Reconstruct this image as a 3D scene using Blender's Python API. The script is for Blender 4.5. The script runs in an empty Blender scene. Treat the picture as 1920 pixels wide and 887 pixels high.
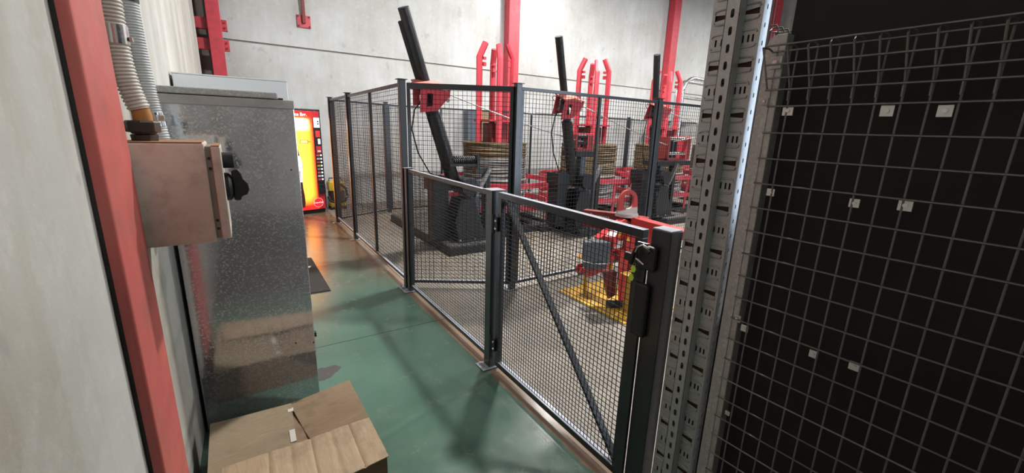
import bpy, bmesh, math, random
from mathutils import Vector, Matrix
random.seed(7)
SC = bpy.context.scene
COL = SC.collection
PI = math.pi
R = math.radians
# ------------------------------------------------------------------ camera
YAW, PITCH, ROLL, FPX, EYE = R(33.36), R(-14.07), R(1.81), 789.5, 1.6
f0 = Vector((math.sin(YAW), math.cos(YAW), 0)); r0 = Vector((math.cos(YAW), -math.sin(YAW), 0)); up = Vector((0, 0, 1))
fw = f0*math.cos(PITCH) + up*math.sin(PITCH); uu = -f0*math.sin(PITCH) + up*math.cos(PITCH)
cr = r0*math.cos(ROLL) + uu*math.sin(ROLL); cu = -r0*math.sin(ROLL) + uu*math.cos(ROLL)
cam = bpy.data.cameras.new('camera'); cam.sensor_width = 36; cam.lens = FPX/1920*36; cam.clip_start = .02
camo = bpy.data.objects.new('camera', cam); COL.objects.link(camo)
m = Matrix((cr, cu, -fw)).transposed().to_4x4(); m.translation = (0, 0, EYE); camo.matrix_world = m
SC.camera = camo
# ------------------------------------------------------------------ world, exposure
W = bpy.data.worlds.new('world'); SC.world = W; W.use_nodes = True
bg = W.node_tree.nodes['Background']; bg.inputs[0].default_value = (.72, .85, 1, 1); bg.inputs[1].default_value = 6.5
SC.view_settings.view_transform = 'Standard'; SC.view_settings.look = 'None'; SC.view_settings.gamma = 1
SC.view_settings.use_curve_mapping = False; SC.view_settings.exposure = 0.0
SC.cycles.use_denoising = True
SC.cycles.max_bounces = 8
PL = bpy.data.lights.new('door_portal', 'AREA'); PL.shape = 'RECTANGLE'; PL.size = 5; PL.size_y = 4.6; PL.cycles.is_portal = True
po_ = bpy.data.objects.new('door_portal', PL); COL.objects.link(po_); po_.location = (7.5, -4.05, 2.3); po_.rotation_euler = (R(90), 0, 0)
LAMPS = [(3.3, 4.55, 5.7, 500), (9.2, 4.55, 5.7, 560), (15.0, 4.55, 5.7, 500), (3.6, -1.6, 5.7, 150), (6.2, 7.6, 5.9, 150)]

# ------------------------------------------------------------------ mesh builder
class MB:
    def __init__(s): s.v = []; s.f = []
    def add(s, vs, fs):
        o = len(s.v); s.v += [Vector(p) for p in vs]; s.f += [tuple(i+o for i in f) for f in fs]; return s
    def bx(s, x0, x1, y0, y1, z0, z1):
        return s.add([(x0,y0,z0),(x1,y0,z0),(x1,y1,z0),(x0,y1,z0),(x0,y0,z1),(x1,y0,z1),(x1,y1,z1),(x0,y1,z1)],
                     [(3,2,1,0),(4,5,6,7),(0,1,5,4),(1,2,6,5),(2,3,7,6),(3,0,4,7)])
    def hexa(s, c):   # eight corners: bottom four ccw then top four
        return s.add(c, [(3,2,1,0),(4,5,6,7),(0,1,5,4),(1,2,6,5),(2,3,7,6),(3,0,4,7)])
    def beam(s, a, b, w, h, upv=(0,0,1)):  # rectangular bar from a to b, w sideways, h along upv
        a, b = Vector(a), Vector(b); d = (b-a).normalized(); sd = d.cross(Vector(upv))
        if sd.length < 1e-5: sd = d.cross(Vector((0,1,0)))
        sd.normalize(); q = sd.cross(d); x = sd*w/2; y = q*h/2
        return s.add([a-x-y,a+x-y,b+x-y,b-x-y,a-x+y,a+x+y,b+x+y,b-x+y], [(3,2,1,0),(4,5,6,7),(0,1,5,4),(1,2,6,5),(2,3,7,6),(3,0,4,7)])
    def tube(s, path, r, n=10, cap=True, closed=False):
        P = [Vector(p) for p in path]; k = len(P); o = len(s.v); rs = r if isinstance(r, (list, tuple)) else [r]*k
        ref = None
        for i, p in enumerate(P):
            if closed: d = P[(i+1) % k]-P[i-1]
            else: d = P[min(i+1, k-1)]-P[max(i-1, 0)]
            d.normalize()
            if ref is None: ref = Vector((0,0,1)) if abs(d.z) < .9 else Vector((1,0,0))
            a = d.cross(ref); a.normalize(); b = a.cross(d); b.normalize(); ref = b
            for j in range(n):
                t = 2*PI*(j+.5)/n; s.v.append(p + (a*math.cos(t)+b*math.sin(t))*rs[i])
        for i in range(k if closed else k-1):
            i2 = (i+1) % k
            for j in range(n): s.f.append((o+i*n+j, o+i*n+(j+1) % n, o+i2*n+(j+1) % n, o+i2*n+j))
        if cap and not closed:
            s.f.append(tuple(o+j for j in reversed(range(n)))); s.f.append(tuple(o+(k-1)*n+j for j in range(n)))
        return s
    def cyl(s, a, b, r, n=16): return s.tube([a, b], r, n)
    def ring(s, c, rad, w, h, n=48, a0=0, a1=2*PI):  # flat bar bent to a circle: w radial, h vertical
        o = len(s.v); full = abs(a1-a0-2*PI) < 1e-6; k = n if full else n+1
        for i in range(k):
            t = a0+(a1-a0)*i/n
            for dr, dz in ((-w/2,-h/2),(w/2,-h/2),(w/2,h/2),(-w/2,h/2)):
                s.v.append(Vector((c[0]+(rad+dr)*math.cos(t), c[1]+(rad+dr)*math.sin(t), c[2]+dz)))
        for i in range(n):
            i2 = (i+1) % k
            for j in range(4): s.f.append((o+i*4+j, o+i2*4+j, o+i2*4+(j+1) % 4, o+i*4+(j+1) % 4))
        return s
    def torus(s, c, rad, r, n=40, q=6, jit=0, sq=1):
        o = len(s.v); ph = random.random()*6
        for i in range(n):
            t = 2*PI*i/n; rr = rad + jit*math.sin(3*t+ph)*.6 + jit*random.uniform(-.3,.3); dz = jit*math.sin(2*t+ph*2)*.6
            for j in range(q):
                a = 2*PI*j/q
                s.v.append(Vector((c[0]+(rr+r*math.cos(a))*math.cos(t), c[1]+(rr+r*math.cos(a))*math.sin(t), c[2]+dz+r*sq*math.sin(a))))
        for i in range(n):
            for j in range(q): s.f.append((o+i*q+j, o+((i+1) % n)*q+j, o+((i+1) % n)*q+(j+1) % q, o+i*q+(j+1) % q))
        return s
    def prism(s, poly, o, u, v, d):   # polygon in the plane o + a*u + b*v, extruded along d
        o, u, v, d = Vector(o), Vector(u), Vector(v), Vector(d); n = len(poly)
        if u.cross(v).dot(d) < 0: poly = list(reversed(poly))
        a = [o+u*p[0]+v*p[1] for p in poly]; b = [p+d for p in a]
        return s.add(a+b, [tuple(reversed(range(n))), tuple(range(n, 2*n))] + [(i, (i+1) % n, n+(i+1) % n, n+i) for i in range(n)])
    def lathe(s, prof, c, n=24, axis='z'):
        o = len(s.v); k = len(prof)
        for r_, z in prof:
            for j in range(n):
                t = 2*PI*j/n; x, y = r_*math.cos(t), r_*math.sin(t)
                p = (x, y, z) if axis == 'z' else ((z, x, y) if axis == 'x' else (x, z, y))
                s.v.append(Vector(c)+Vector(p))
        for i in range(k-1):
            for j in range(n): s.f.append((o+i*n+j, o+i*n+(j+1) % n, o+(i+1)*n+(j+1) % n, o+(i+1)*n+j))
        s.f.append(tuple(o+j for j in reversed(range(n)))); s.f.append(tuple(o+(k-1)*n+j for j in range(n)))
        return s
    def xf(s, M): s.v = [M @ p for p in s.v]; return s
    def mesh(s, name, mat, smooth=None):
        me = bpy.data.meshes.new(name); me.from_pydata(s.v, [], s.f); me.update()
        bm = bmesh.new(); bm.from_mesh(me); bmesh.ops.recalc_face_normals(bm, faces=bm.faces); bm.to_mesh(me); bm.free()
        if mat: me.materials.append(mat)
        if smooth:
            me.polygons.foreach_set('use_smooth', [True]*len(me.polygons)); me.set_sharp_from_angle(angle=R(smooth))
        return me
    def build(s, name, mat, parent=None, smooth=None, bevel=0, stuff=False, label=None):
        return link(name, s.mesh(name, mat, smooth), parent, bevel, stuff, label)

def wloc(o):
    p = Vector((0,0,0))
    while o is not None: p = p+o.location; o = o.parent
    return p
def link(name, me, parent=None, bevel=0, stuff=False, label=None):
    o = bpy.data.objects.new(name, me); COL.objects.link(o)
    if parent is not None: o.parent = parent; o.location = -wloc(parent)
    if bevel:
        b = o.modifiers.new('bevel', 'BEVEL'); b.width = bevel; b.segments = 2; b.limit_method = 'ANGLE'; b.angle_limit = R(40)
    if stuff: o['kind'] = 'stuff'
    if label: o['label'] = label
    return o
def tag(o, label, cat, group=None):
    o['label'] = label; o['category'] = cat
    if group: o['group'] = group
    return o
def thing(name, loc, label, cat, group=None):
    o = bpy.data.objects.new(name, None); o.empty_display_size = .1; COL.objects.link(o); o.location = loc
    return tag(o, label, cat, group)
def struct(o): o['kind'] = 'structure'; return o
def clone(o, dx, parent=None):   # a thing with its parts and sub-parts, moved by dx
    c = o.copy(); COL.objects.link(c); c.parent = parent
    if parent is None: c.location = o.location + Vector(dx)
    for ch in o.children: clone(ch, dx, c)
    return c
def holed_plate(outer, holes, t, o, u, v, w, name, mat, parent, bevel=0):
    """flat plate with real holes: outline and holes in (u, v), thickness t along w"""
    cu_ = bpy.data.curves.new(name, 'CURVE'); cu_.dimensions = '2D'; cu_.fill_mode = 'BOTH'; cu_.extrude = t/2*100
    for pl in [outer]+holes:
        sp = cu_.splines.new('POLY'); sp.points.add(len(pl)-1); sp.use_cyclic_u = True
        for p, q in zip(sp.points, pl): p.co = (q[0]*100, q[1]*100, 0, 1)
    ob = bpy.data.objects.new(name, cu_); COL.objects.link(ob)
    dg = bpy.context.evaluated_depsgraph_get(); me = bpy.data.meshes.new_from_object(ob.evaluated_get(dg))
    COL.objects.unlink(ob); bpy.data.objects.remove(ob); bpy.data.curves.remove(cu_)
    M = Matrix((Vector(u), Vector(v), Vector(w))).transposed().to_4x4(); M.translation = Vector(o)
    me.transform(M @ Matrix.Scale(.01, 4))
    if M.determinant() < 0: me.flip_normals()
    me.materials.clear(); me.materials.append(mat); me.name = name
    return link(name, me, parent, bevel)
def slotted_strip(a0, a1, z0, z1, zs, pitch, ac, w, h, t, o, u, wv, name, mat, parent):
    """flat strip (a along u, z up) with a row of real obround holes at heights zs"""
    mb = MB(); o, u, wv = Vector(o), Vector(u), Vector(wv)
    def P(a, z, k): return o+u*a+vz0*z+wv*(k*t)
    def quad(x0, x1, y0, y1): 
        c = [P(a, z, k) for k in (0, 1) for a, z in ((x0,y0),(x1,y0),(x1,y1),(x0,y1))]; mb.hexa(c)
    lo, hi = zs[0]-pitch/2, zs[-1]+pitch/2
    if lo > z0: quad(a0, a1, z0, lo)
    if hi < z1: quad(a0, a1, hi, z1)
    for zc in zs:
        hp = obround(ac, zc, w, h); n = len(hp); b0, b1 = zc-pitch/2, zc+pitch/2; bp = []
        for x, y in hp:
            dx, dy = x-ac, y-zc; k = 1e9
            if abs(dx) > 1e-9: k = min(k, ((a1 if dx > 0 else a0)-ac)/dx)
            if abs(dy) > 1e-9: k = min(k, ((b1 if dy > 0 else b0)-zc)/dy)
            bp.append((ac+dx*k, zc+dy*k))
        cor = {('r','t'):(a1,b1), ('t','l'):(a0,b1), ('l','b'):(a0,b0), ('b','r'):(a1,b0)}
        def side(q): return 'r' if abs(q[0]-a1) < 1e-7 else 'l' if abs(q[0]-a0) < 1e-7 else 't' if abs(q[1]-b1) < 1e-7 else 'b'
        for i in range(n):
            j = (i+1) % n; s0, s1 = side(bp[i]), side(bp[j]); poly = [hp[i], bp[i]]
            if s0 != s1:
                c_ = cor.get((s0, s1)) or cor.get((s1, s0))
                if c_: poly.append(c_)
            poly += [bp[j], hp[j]]
            for k in (0, 1): mb.add([P(a, z, k) for a, z in poly], [tuple(range(len(poly)))])
            mb.add([P(*hp[i], 0), P(*hp[j], 0), P(*hp[j], 1), P(*hp[i], 1)], [(0,1,2,3)])
    for a in (a0, a1): mb.add([P(a, z0, 0), P(a, z1, 0), P(a, z1, 1), P(a, z0, 1)], [(0,1,2,3)])
    return mb.build(name, mat, parent)
vz0 = Vector((0, 0, 1))
def circ(x, y, r, n=12, ry=None): return [(x+r*math.cos(2*PI*i/n), y+(ry or r)*math.sin(2*PI*i/n)) for i in range(n)]
def obround(x, y, w, h, n=5):
    r = w/2; k = h/2-r; pts = []
    for i in range(n+1): a = PI*i/n; pts.append((x+r*math.cos(a), y+k+r*math.sin(a)))
    for i in range(n+1): a = PI+PI*i/n; pts.append((x+r*math.cos(a), y-k+r*math.sin(a)))
    return pts
def text(name, body, size, o, u, v, mat, parent, depth=.001, label=None):
    c = bpy.data.curves.new(name, 'FONT'); c.body = body; c.size = size; c.align_x = 'CENTER'; c.align_y = 'CENTER'; c.extrude = depth; c.resolution_u = 3
    ob = bpy.data.objects.new(name, c); COL.objects.link(ob)
    dg = bpy.context.evaluated_depsgraph_get(); me = bpy.data.meshes.new_from_object(ob.evaluated_get(dg))
    COL.objects.unlink(ob); bpy.data.objects.remove(ob); bpy.data.curves.remove(c)
    u, v = Vector(u), Vector(v); M = Matrix((u, v, u.cross(v))).transposed().to_4x4(); M.translation = Vector(o)
    me.transform(M); me.materials.clear(); me.materials.append(mat); me.name = name
    return link(name, me, parent, label=label)

# ------------------------------------------------------------------ materials
def nodes(name):
    mt = bpy.data.materials.new(name); mt.use_nodes = True; nt = mt.node_tree
    return mt, nt, nt.nodes['Principled BSDF']
def N(nt, t, **k):
    n = nt.nodes.new(t)
    for a, b in k.items():
        if a.startswith('_'): setattr(n, a[1:], b)
        else: n.inputs[a].default_value = b
    return n
def pos(nt, scale=(1,1,1), rot=(0,0,0)):
    g = N(nt, 'ShaderNodeNewGeometry'); mp = N(nt, 'ShaderNodeMapping'); mp.inputs['Scale'].default_value = scale; mp.inputs['Rotation'].default_value = rot
    nt.links.new(g.outputs['Position'], mp.inputs['Vector']); return mp.outputs[0]
def noise(nt, vec, scale, detail=4, rough=.55):
    n = N(nt, 'ShaderNodeTexNoise', Scale=scale, Detail=detail, Roughness=rough); nt.links.new(vec, n.inputs['Vector']); return n.outputs['Fac']
def ramp(nt, fac, stops):
    r_ = N(nt, 'ShaderNodeValToRGB'); e = r_.color_ramp.elements
    while len(e) < len(stops): e.new(.5)
    for el, (p, c) in zip(e, stops): el.position = p; el.color = c if isinstance(c, tuple) else (c, c, c, 1)
    nt.links.new(fac, r_.inputs[0]); return r_.outputs[0]
def mix(nt, fac, a, b, mode='MIX'):
    n = N(nt, 'ShaderNodeMix'); n.data_type = 'RGBA'; n.blend_type = mode
    for i, x in ((0, fac), (6, a), (7, b)):
        if isinstance(x, (int, float)): n.inputs[i].default_value = x
        elif isinstance(x, tuple): n.inputs[i].default_value = x
        else: nt.links.new(x, n.inputs[i])
    return n.outputs[2]
def c4(c, k=1): return (min(c[0]*k,1), min(c[1]*k,1), min(c[2]*k,1), 1)
def bump(nt, b, h, st=.2, dist=.01):
    n = N(nt, 'ShaderNodeBump', Strength=st, Distance=dist); nt.links.new(h, n.inputs['Height']); nt.links.new(n.outputs[0], b.inputs['Normal'])
def simple(name, col, rough=.5, metal=0, var=.15, scale=12, bmp=0, spec=.5, dirt=None, dirt_scale=5, dirt_amt=.5, coat=0):
    mt, nt, b = nodes(name); v = pos(nt); b.inputs['Coat Weight'].default_value = coat; b.inputs['Coat Roughness'].default_value = .12
    col_o = mix(nt, noise(nt, v, scale), c4(col, 1-var), c4(col, 1+var))
    if dirt:
        d = ramp(nt, noise(nt, v, dirt_scale, 8, .65), [(.48, 0.), (.68, dirt_amt)]); col_o = mix(nt, d, col_o, c4(dirt))
    nt.links.new(col_o, b.inputs['Base Color']); b.inputs['Metallic'].default_value = metal; b.inputs['Specular IOR Level'].default_value = spec
    rr = ramp(nt, noise(nt, v, scale*1.7), [(.3, max(rough-.08,.03)), (.7, min(rough+.08,1))]); nt.links.new(rr, b.inputs['Roughness'])
    if bmp: bump(nt, b, noise(nt, v, scale*4), bmp)
    return mt
def emit(name, col, st):
    mt, nt, b = nodes(name); b.inputs['Base Color'].default_value = c4(col, .6); b.inputs['Emission Color'].default_value = c4(col); b.inputs['Emission Strength'].default_value = st; return mt

def concrete(name, base, axis):   # streaky precast concrete; axis: plane normal
    mt, nt, b = nodes(name); v = pos(nt); st = pos(nt, (.7, .7, .10) if axis == 'x' else (1.6, 1.6, .25))
    c = mix(nt, ramp(nt, noise(nt, v, .9, 6, .6), [(.32, 0.), (.68, 1.)]), c4((base[0]*.80, base[1]*.785, base[2]*.75)), c4((base[0]*1.1, base[1]*1.12, base[2]*1.14)))
    c = mix(nt, ramp(nt, noise(nt, st, 5, 5, .6), [(.42, 0.), (.66, .75 if axis == 'x' else .22)]), c, c4((base[0]*.66, base[1]*.6, base[2]*.5)))
    c = mix(nt, ramp(nt, noise(nt, v, 14, 6, .7), [(.52, 0.), (.72, .35)]), c, c4(base, 1.22))
    c = mix(nt, ramp(nt, noise(nt, v, 5, 3, .5), [(.66, 0.), (.7, .35)]), c, c4(base, .55))
    nt.links.new(c, b.inputs['Base Color']); b.inputs['Roughness'].default_value = .75; b.inputs['Specular IOR Level'].default_value = .3
    bump(nt, b, noise(nt, v, 30, 6, .6), .12, .01); return mt

M = {}
M['wall'] = concrete('precast_concrete', (.53, .535, .53), 'y')
M['wall_l'] = concrete('precast_concrete_side', (.47, .47, .45), 'x')
M['dark_conc'] = simple('dark_concrete', (.10, .085, .07), .9, var=.3, scale=3)
M['recess'] = simple('brown_concrete', (.15, .125, .105), .9, var=.3, scale=3)
M['ceil'] = simple('roof_sheet', (.30, .31, .32), .6, var=.05)
M['red'] = simple('red_paint', (.54, .045, .068), .42, var=.10, scale=8, dirt=(.16,.05,.04), dirt_scale=9, dirt_amt=.45)
M['red_col'] = simple('red_column_paint', (.52, .115, .10), .5, var=.10, scale=6, dirt=(.27,.12,.10), dirt_scale=4, dirt_amt=.5)
M['red_lift'] = simple('red_lifter_paint', (.60, .045, .045), .33, var=.10, scale=8, dirt=(.30,.12,.08), dirt_scale=14, dirt_amt=.3)
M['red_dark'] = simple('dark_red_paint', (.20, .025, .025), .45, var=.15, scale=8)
M['fence'] = simple('dark_grey_powder_coat', (.016, .018, .022), .36, var=.10, scale=20, coat=.3)
def sheen_tops(mt, dust_and_sheen):  # paints the bright sheen of upward faces into the base colour
    nt = mt.node_tree; b = nt.nodes['Principled BSDF']; lk = b.inputs['Base Color'].links[0]; src = lk.from_socket; nt.links.remove(lk)
    g = N(nt, 'ShaderNodeNewGeometry'); sp = N(nt, 'ShaderNodeSeparateXYZ'); nt.links.new(g.outputs['True Normal'], sp.inputs[0])
    m_ = N(nt, 'ShaderNodeMapRange'); nt.links.new(sp.outputs[2], m_.inputs[0]); m_.inputs[1].default_value = .85; m_.inputs[2].default_value = .98
    nt.links.new(mix(nt, m_.outputs[0], src, dust_and_sheen), b.inputs['Base Color'])
sheen_tops(M['fence'], (.42, .45, .52, 1))
M['wire'] = simple('black_mesh_wire', (.014, .015, .017), .6, var=.1, scale=20, spec=.25)
M['black'] = simple('black_plastic', (.010, .010, .011), .5, var=.2, scale=30)
M['black_mach'] = simple('black_machine_paint', (.009, .0095, .011), .45, var=.3, scale=7, dirt=(.04,.034,.03), dirt_scale=6, dirt_amt=.25)
M['grey_mach'] = simple('grey_blue_paint', (.10, .12, .15), .4, var=.15, scale=8)
M['greybox'] = simple('grey_box_plastic', (.085, .105, .12), .45, var=.1, scale=8)
M['steel'] = simple('bright_steel', (.62, .63, .65), .25, 1, var=.1)
M['bolt'] = simple('zinc_bolt', (.6, .6, .58), .3, 1, var=.1)
M['strand'] = simple('steel_wire', (.62, .60, .58), .4, .6, var=.1)
M['rust'] = simple('rusty_coil_wire', (.13, .09, .043), .65, .1, var=.45, scale=9, bmp=.2)
M['coilgrey'] = simple('grey_coil_wire', (.14, .133, .133), .55, .2, var=.35, scale=9, dirt=(.2,.13,.08), dirt_amt=.5)
M['yellow'] = simple('yellow_paint', (.62, .36, .04), .45, var=.15, scale=7, dirt=(.20,.12,.06), dirt_scale=7, dirt_amt=.6)
M['yellow_p'] = simple('yellow_plastic', (.62, .43, .03), .4, var=.1)
M['tagy'] = simple('lime_tag', (.50, .78, .05), .5, var=.05)
M['white'] = simple('white_paint', (.80, .81, .81), .4, var=.04, scale=5)
M['paper'] = simple('white_paper', (.8, .8, .82), .6, var=.03)
M['beige'] = simple('beige_enclosure', (.68, .615, .54), .42, var=.06, scale=5, dirt=(.3,.22,.17), dirt_scale=18, dirt_amt=.35)
M['rustdust'] = simple('rust_dust', (.33, .17, .08), .85, var=.3, scale=30)
M['conduit'] = simple('grey_white_conduit', (.62, .60, .56), .5, var=.08, scale=20, dirt=(.3,.27,.23), dirt_scale=10, dirt_amt=.4)
M['conduit2'] = simple('grey_conduit', (.52, .545, .55), .5, var=.08, scale=20, dirt=(.25,.25,.24), dirt_scale=10, dirt_amt=.4)
M['rubber'] = simple('dark_rubber', (.02, .02, .02), .7, var=.3)
M['orange'] = simple('orange_dusty_pipe', (.42, .19, .05), .7, var=.3, scale=20)
M['blackgland'] = simple('dusty_black_gland', (.03, .026, .024), .5, var=.3, dirt=(.25,.15,.08), dirt_scale=14, dirt_amt=.4)
M['tape'] = simple('clear_tape', (.65, .62, .56), .15, var=.1, spec=.8)
M['board'] = simple('black_board', (.024, .021, .020), .75, var=.3, scale=2, spec=.15)
M['deckwire'] = simple('dull_zinc_wire', (.17, .165, .155), .5, .4, var=.25, scale=15)
M['clip'] = simple('galvanised_clip', (.62, .61, .58), .4, .6, var=.1)
M['rustbeam'] = simple('rusty_brown_steel', (.05, .022, .012), .85, var=.5, scale=15)
M['vend_red'] = simple('vending_red', (.55, .02, .03), .3, var=.05)
M['vend_black'] = simple('vending_black', (.015, .013, .014), .3, var=.1)
M['cola'] = emit('cola_brown', (.05, .012, .005), .6)
M['labelw'] = emit('lit_white_print', (1, .97, .9), 3.2)
M['labelo'] = emit('lit_orange_print', (.95, .22, .03), 1.3)
M['logo_w'] = emit('lit_logo_white', (1, .9, .9), 1.0)
M['screen'] = emit('lit_screen', (.9, .93, 1), 1.2)
M['lamp'] = emit('lamp_diffuser', (1, .98, .95), 12)
M['print_w'] = simple('white_print', (.75, .73, .7), .5, var=.03)
M['print_y'] = simple('yellow_print', (.8, .55, .05), .5, var=.03)

def galv(name, base, rough, cell, metal=.9, contrast=.35):
    mt, nt, b = nodes(name); v = pos(nt)
    wv = N(nt, 'ShaderNodeTexNoise', Scale=cell*1.3, Detail=3); nt.links.new(v, wv.inputs['Vector'])
    d = N(nt, 'ShaderNodeVectorMath'); d.operation = 'MULTIPLY_ADD'; nt.links.new(wv.outputs['Color'], d.inputs[0]); d.inputs[1].default_value = (1.2/cell,)*3; nt.links.new(v, d.inputs[2])
    vo = N(nt, 'ShaderNodeTexVoronoi', Scale=cell); nt.links.new(d.outputs[0], vo.inputs['Vector'])
    sep = N(nt, 'ShaderNodeSeparateColor'); nt.links.new(vo.outputs['Color'], sep.inputs[0])
    cc = ramp(nt, sep.outputs[0], [(.0, c4(base, 1-contrast)), (.72, c4(base, 1-contrast*.3)), (.86, c4(base, 1+contrast)), (1., c4(base, 1+contrast))])
    cc = mix(nt, ramp(nt, noise(nt, v, 2.2, 5), [(.4, 0.), (.7, .35)]), cc, c4(base, .7))
    nt.links.new(cc, b.inputs['Base Color']); b.inputs['Metallic'].default_value = metal
    nt.links.new(ramp(nt, sep.outputs[0], [(.0, rough), (.72, rough), (.86, rough+.12), (1., rough+.12)]), b.inputs['Roughness'])
    return mt
M['galv'] = galv('spangled_galvanised_sheet', (.60, .61, .63), .085, 165, .80, .16)
M['galv_rack'] = galv('dull_galvanised_steel', (.40, .415, .41), .42, 160, .45, .08)
M['galv_lit'] = galv('pale_galvanised_steel', (.72, .76, .82), .4, 120, .35, .10)  # lit copy of the rack steel: bluish daylight put into the colour
M['galv_ch'] = galv('grey_galvanised_channel', (.42, .41, .39), .5, 130, .4, .15)

def floor_mat():
    mt, nt, b = nodes('painted_concrete_floor')
    g = N(nt, 'ShaderNodeNewGeometry'); sp = N(nt, 'ShaderNodeSeparateXYZ'); nt.links.new(g.outputs['Position'], sp.inputs[0]); v = g.outputs['Position']
    def mr(src, a, b_):
        n = N(nt, 'ShaderNodeMapRange'); nt.links.new(src, n.inputs[0]); n.inputs[1].default_value = a; n.inputs[2].default_value = b_; n.clamp = True; return n.outputs[0]
    def math_(op, a, b_):
        n = N(nt, 'ShaderNodeMath'); n.operation = op
        for i, x in ((0, a), (1, b_)):
            if isinstance(x, (int, float)): n.inputs[i].default_value = x
            else: nt.links.new(x, n.inputs[i])
        return n.outputs[0]
    n1 = noise(nt, v, 1.3, 6, .6); n2 = noise(nt, v, 6, 6, .65); n3 = noise(nt, v, 24, 5, .7)
    bare = mix(nt, ramp(nt, n1, [(.35, 0.), (.65, 1.)]), (.19, .168, .14, 1), (.275, .248, .21, 1))
    bare = mix(nt, ramp(nt, n2, [(.5, 0.), (.68, .7)]), bare, (.20, .165, .13, 1))
    bare = mix(nt, ramp(nt, n3, [(.58, 0.), (.75, .5)]), bare, (.36, .335, .295, 1))
    green = mix(nt, ramp(nt, n1, [(.3, 0.), (.7, 1.)]), (.068, .134, .097, 1), (.098, .178, .134, 1))
    green = mix(nt, ramp(nt, n2, [(.54, 0.), (.75, .3)]), green, (.17, .18, .13, 1))
    green = mix(nt, ramp(nt, noise(nt, v, 40, 2), [(.70, 0.), (.73, .6)]), green, (.06, .10, .08, 1))
    tan = mix(nt, ramp(nt, n2, [(.35, 0.), (.7, 1.)]), (.185, .14, .095, 1), (.24, .20, .145, 1))
    wob = math_('ADD', sp.outputs[1], math_('MULTIPLY', math_('SUBTRACT', n1, .5), 2.2))
    walk = mix(nt, mr(wob, 4.0, 5.9), green, tan)
    # rust-brown strip along the fence foot
    edge = math_('ADD', sp.outputs[0], math_('MULTIPLY', math_('SUBTRACT', n2, .5), .05))
    walk = mix(nt, math_('MULTIPLY', mr(edge, 1.0, 1.28), mr(sp.outputs[1], 4.1, 5.2)), walk, (.17, .105, .06, 1))
    walk = mix(nt, mr(edge, 1.292, 1.305), walk, (.20, .135, .09, 1))
    col = mix(nt, mr(sp.outputs[0], 1.39, 1.40), walk, bare)
    col = mix(nt, mr(sp.outputs[1], 1.0, .3), col, (.075, .068, .06, 1))   # shade of the unlit floor behind the camera, painted dark
    # oil stain by the cabinet
    st = N(nt, 'ShaderNodeVectorMath'); st.operation = 'DISTANCE'; nt.links.new(v, st.inputs[0]); st.inputs[1].default_value = (.355, 2.74, 0)
    sd = math_('ADD', st.outputs['Value'], math_('MULTIPLY', math_('SUBTRACT', n2, .5), .22))
    col = mix(nt, mr(sd, .083, .078), col, (.07, .066, .066, 1))
    # floor turns darker brown towards the machines
    gz = math_('MULTIPLY', mr(sp.outputs[1], 4.2, 5.4), mr(sp.outputs[0], 1.5, 2.2))
    col = mix(nt, math_('MULTIPLY', gz, .55), col, (.16, .12, .08, 1))
    nt.links.new(col, b.inputs['Base Color'])
    ro = mix(nt, mr(sp.outputs[0], 1.39, 1.40), ramp(nt, n2, [(.3, .16), (.7, .30)]), ramp(nt, n2, [(.3, .5), (.7, .75)]))
    nt.links.new(ro, b.inputs['Roughness']); bump(nt, b, n3, .06, .004); return mt
M['floor'] = floor_mat()
M['tile_base'] = simple('slab_joint', (.05, .045, .035), .9)

def eye_mat():
    mt, nt, b = nodes('red_paint_worn_to_metal'); g = N(nt, 'ShaderNodeNewGeometry'); sp = N(nt, 'ShaderNodeSeparateXYZ'); nt.links.new(g.outputs['Position'], sp.inputs[0])
    n = noise(nt, g.outputs['Position'], 9, 5); a = N(nt, 'ShaderNodeMath'); a.operation = 'MULTIPLY_ADD'; nt.links.new(n, a.inputs[0]); a.inputs[1].default_value = .16; nt.links.new(sp.outputs[2], a.inputs[2])
    m_ = N(nt, 'ShaderNodeMapRange'); nt.links.new(a.outputs[0], m_.inputs[0]); m_.inputs[1].default_value = 1.015; m_.inputs[2].default_value = 1.0
    nt.links.new(mix(nt, m_.outputs[0], (.40, .045, .035, 1), (.50, .44, .42, 1)), b.inputs['Base Color']); b.inputs['Roughness'].default_value = .4; return mt
M['eye'] = eye_mat()
def cardboard(name, col, stripe_axis, freq=3.2):
    mt, nt, b = nodes(name); v = pos(nt)
    fine = pos(nt, (1, 9, 9) if stripe_axis == 'x' else (9, 1, 9), (0, 0, R(-12)))
    c = mix(nt, noise(nt, fine, 14, 5), c4(col, .72), c4(col, 1.18))
    c = mix(nt, ramp(nt, noise(nt, v, 7, 6, .7), [(.5, 0.), (.7, .6)]), c, c4(col, .55))
    nt.links.new(c, b.inputs['Base Color']); b.inputs['Roughness'].default_value = .8; b.inputs['Specular IOR Level'].default_value = .2
    bump(nt, b, noise(nt, fine, 22, 4), .25, .004); return mt
M['card'] = cardboard('brown_cardboard', (.30, .235, .155), 'x')
M['card_b'] = cardboard('mid_brown_cardboard', (.27, .19, .12), 'x')
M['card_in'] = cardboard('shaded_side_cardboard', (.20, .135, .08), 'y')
M['card_l'] = cardboard('light_cardboard', (.44, .335, .22), 'y')

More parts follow.
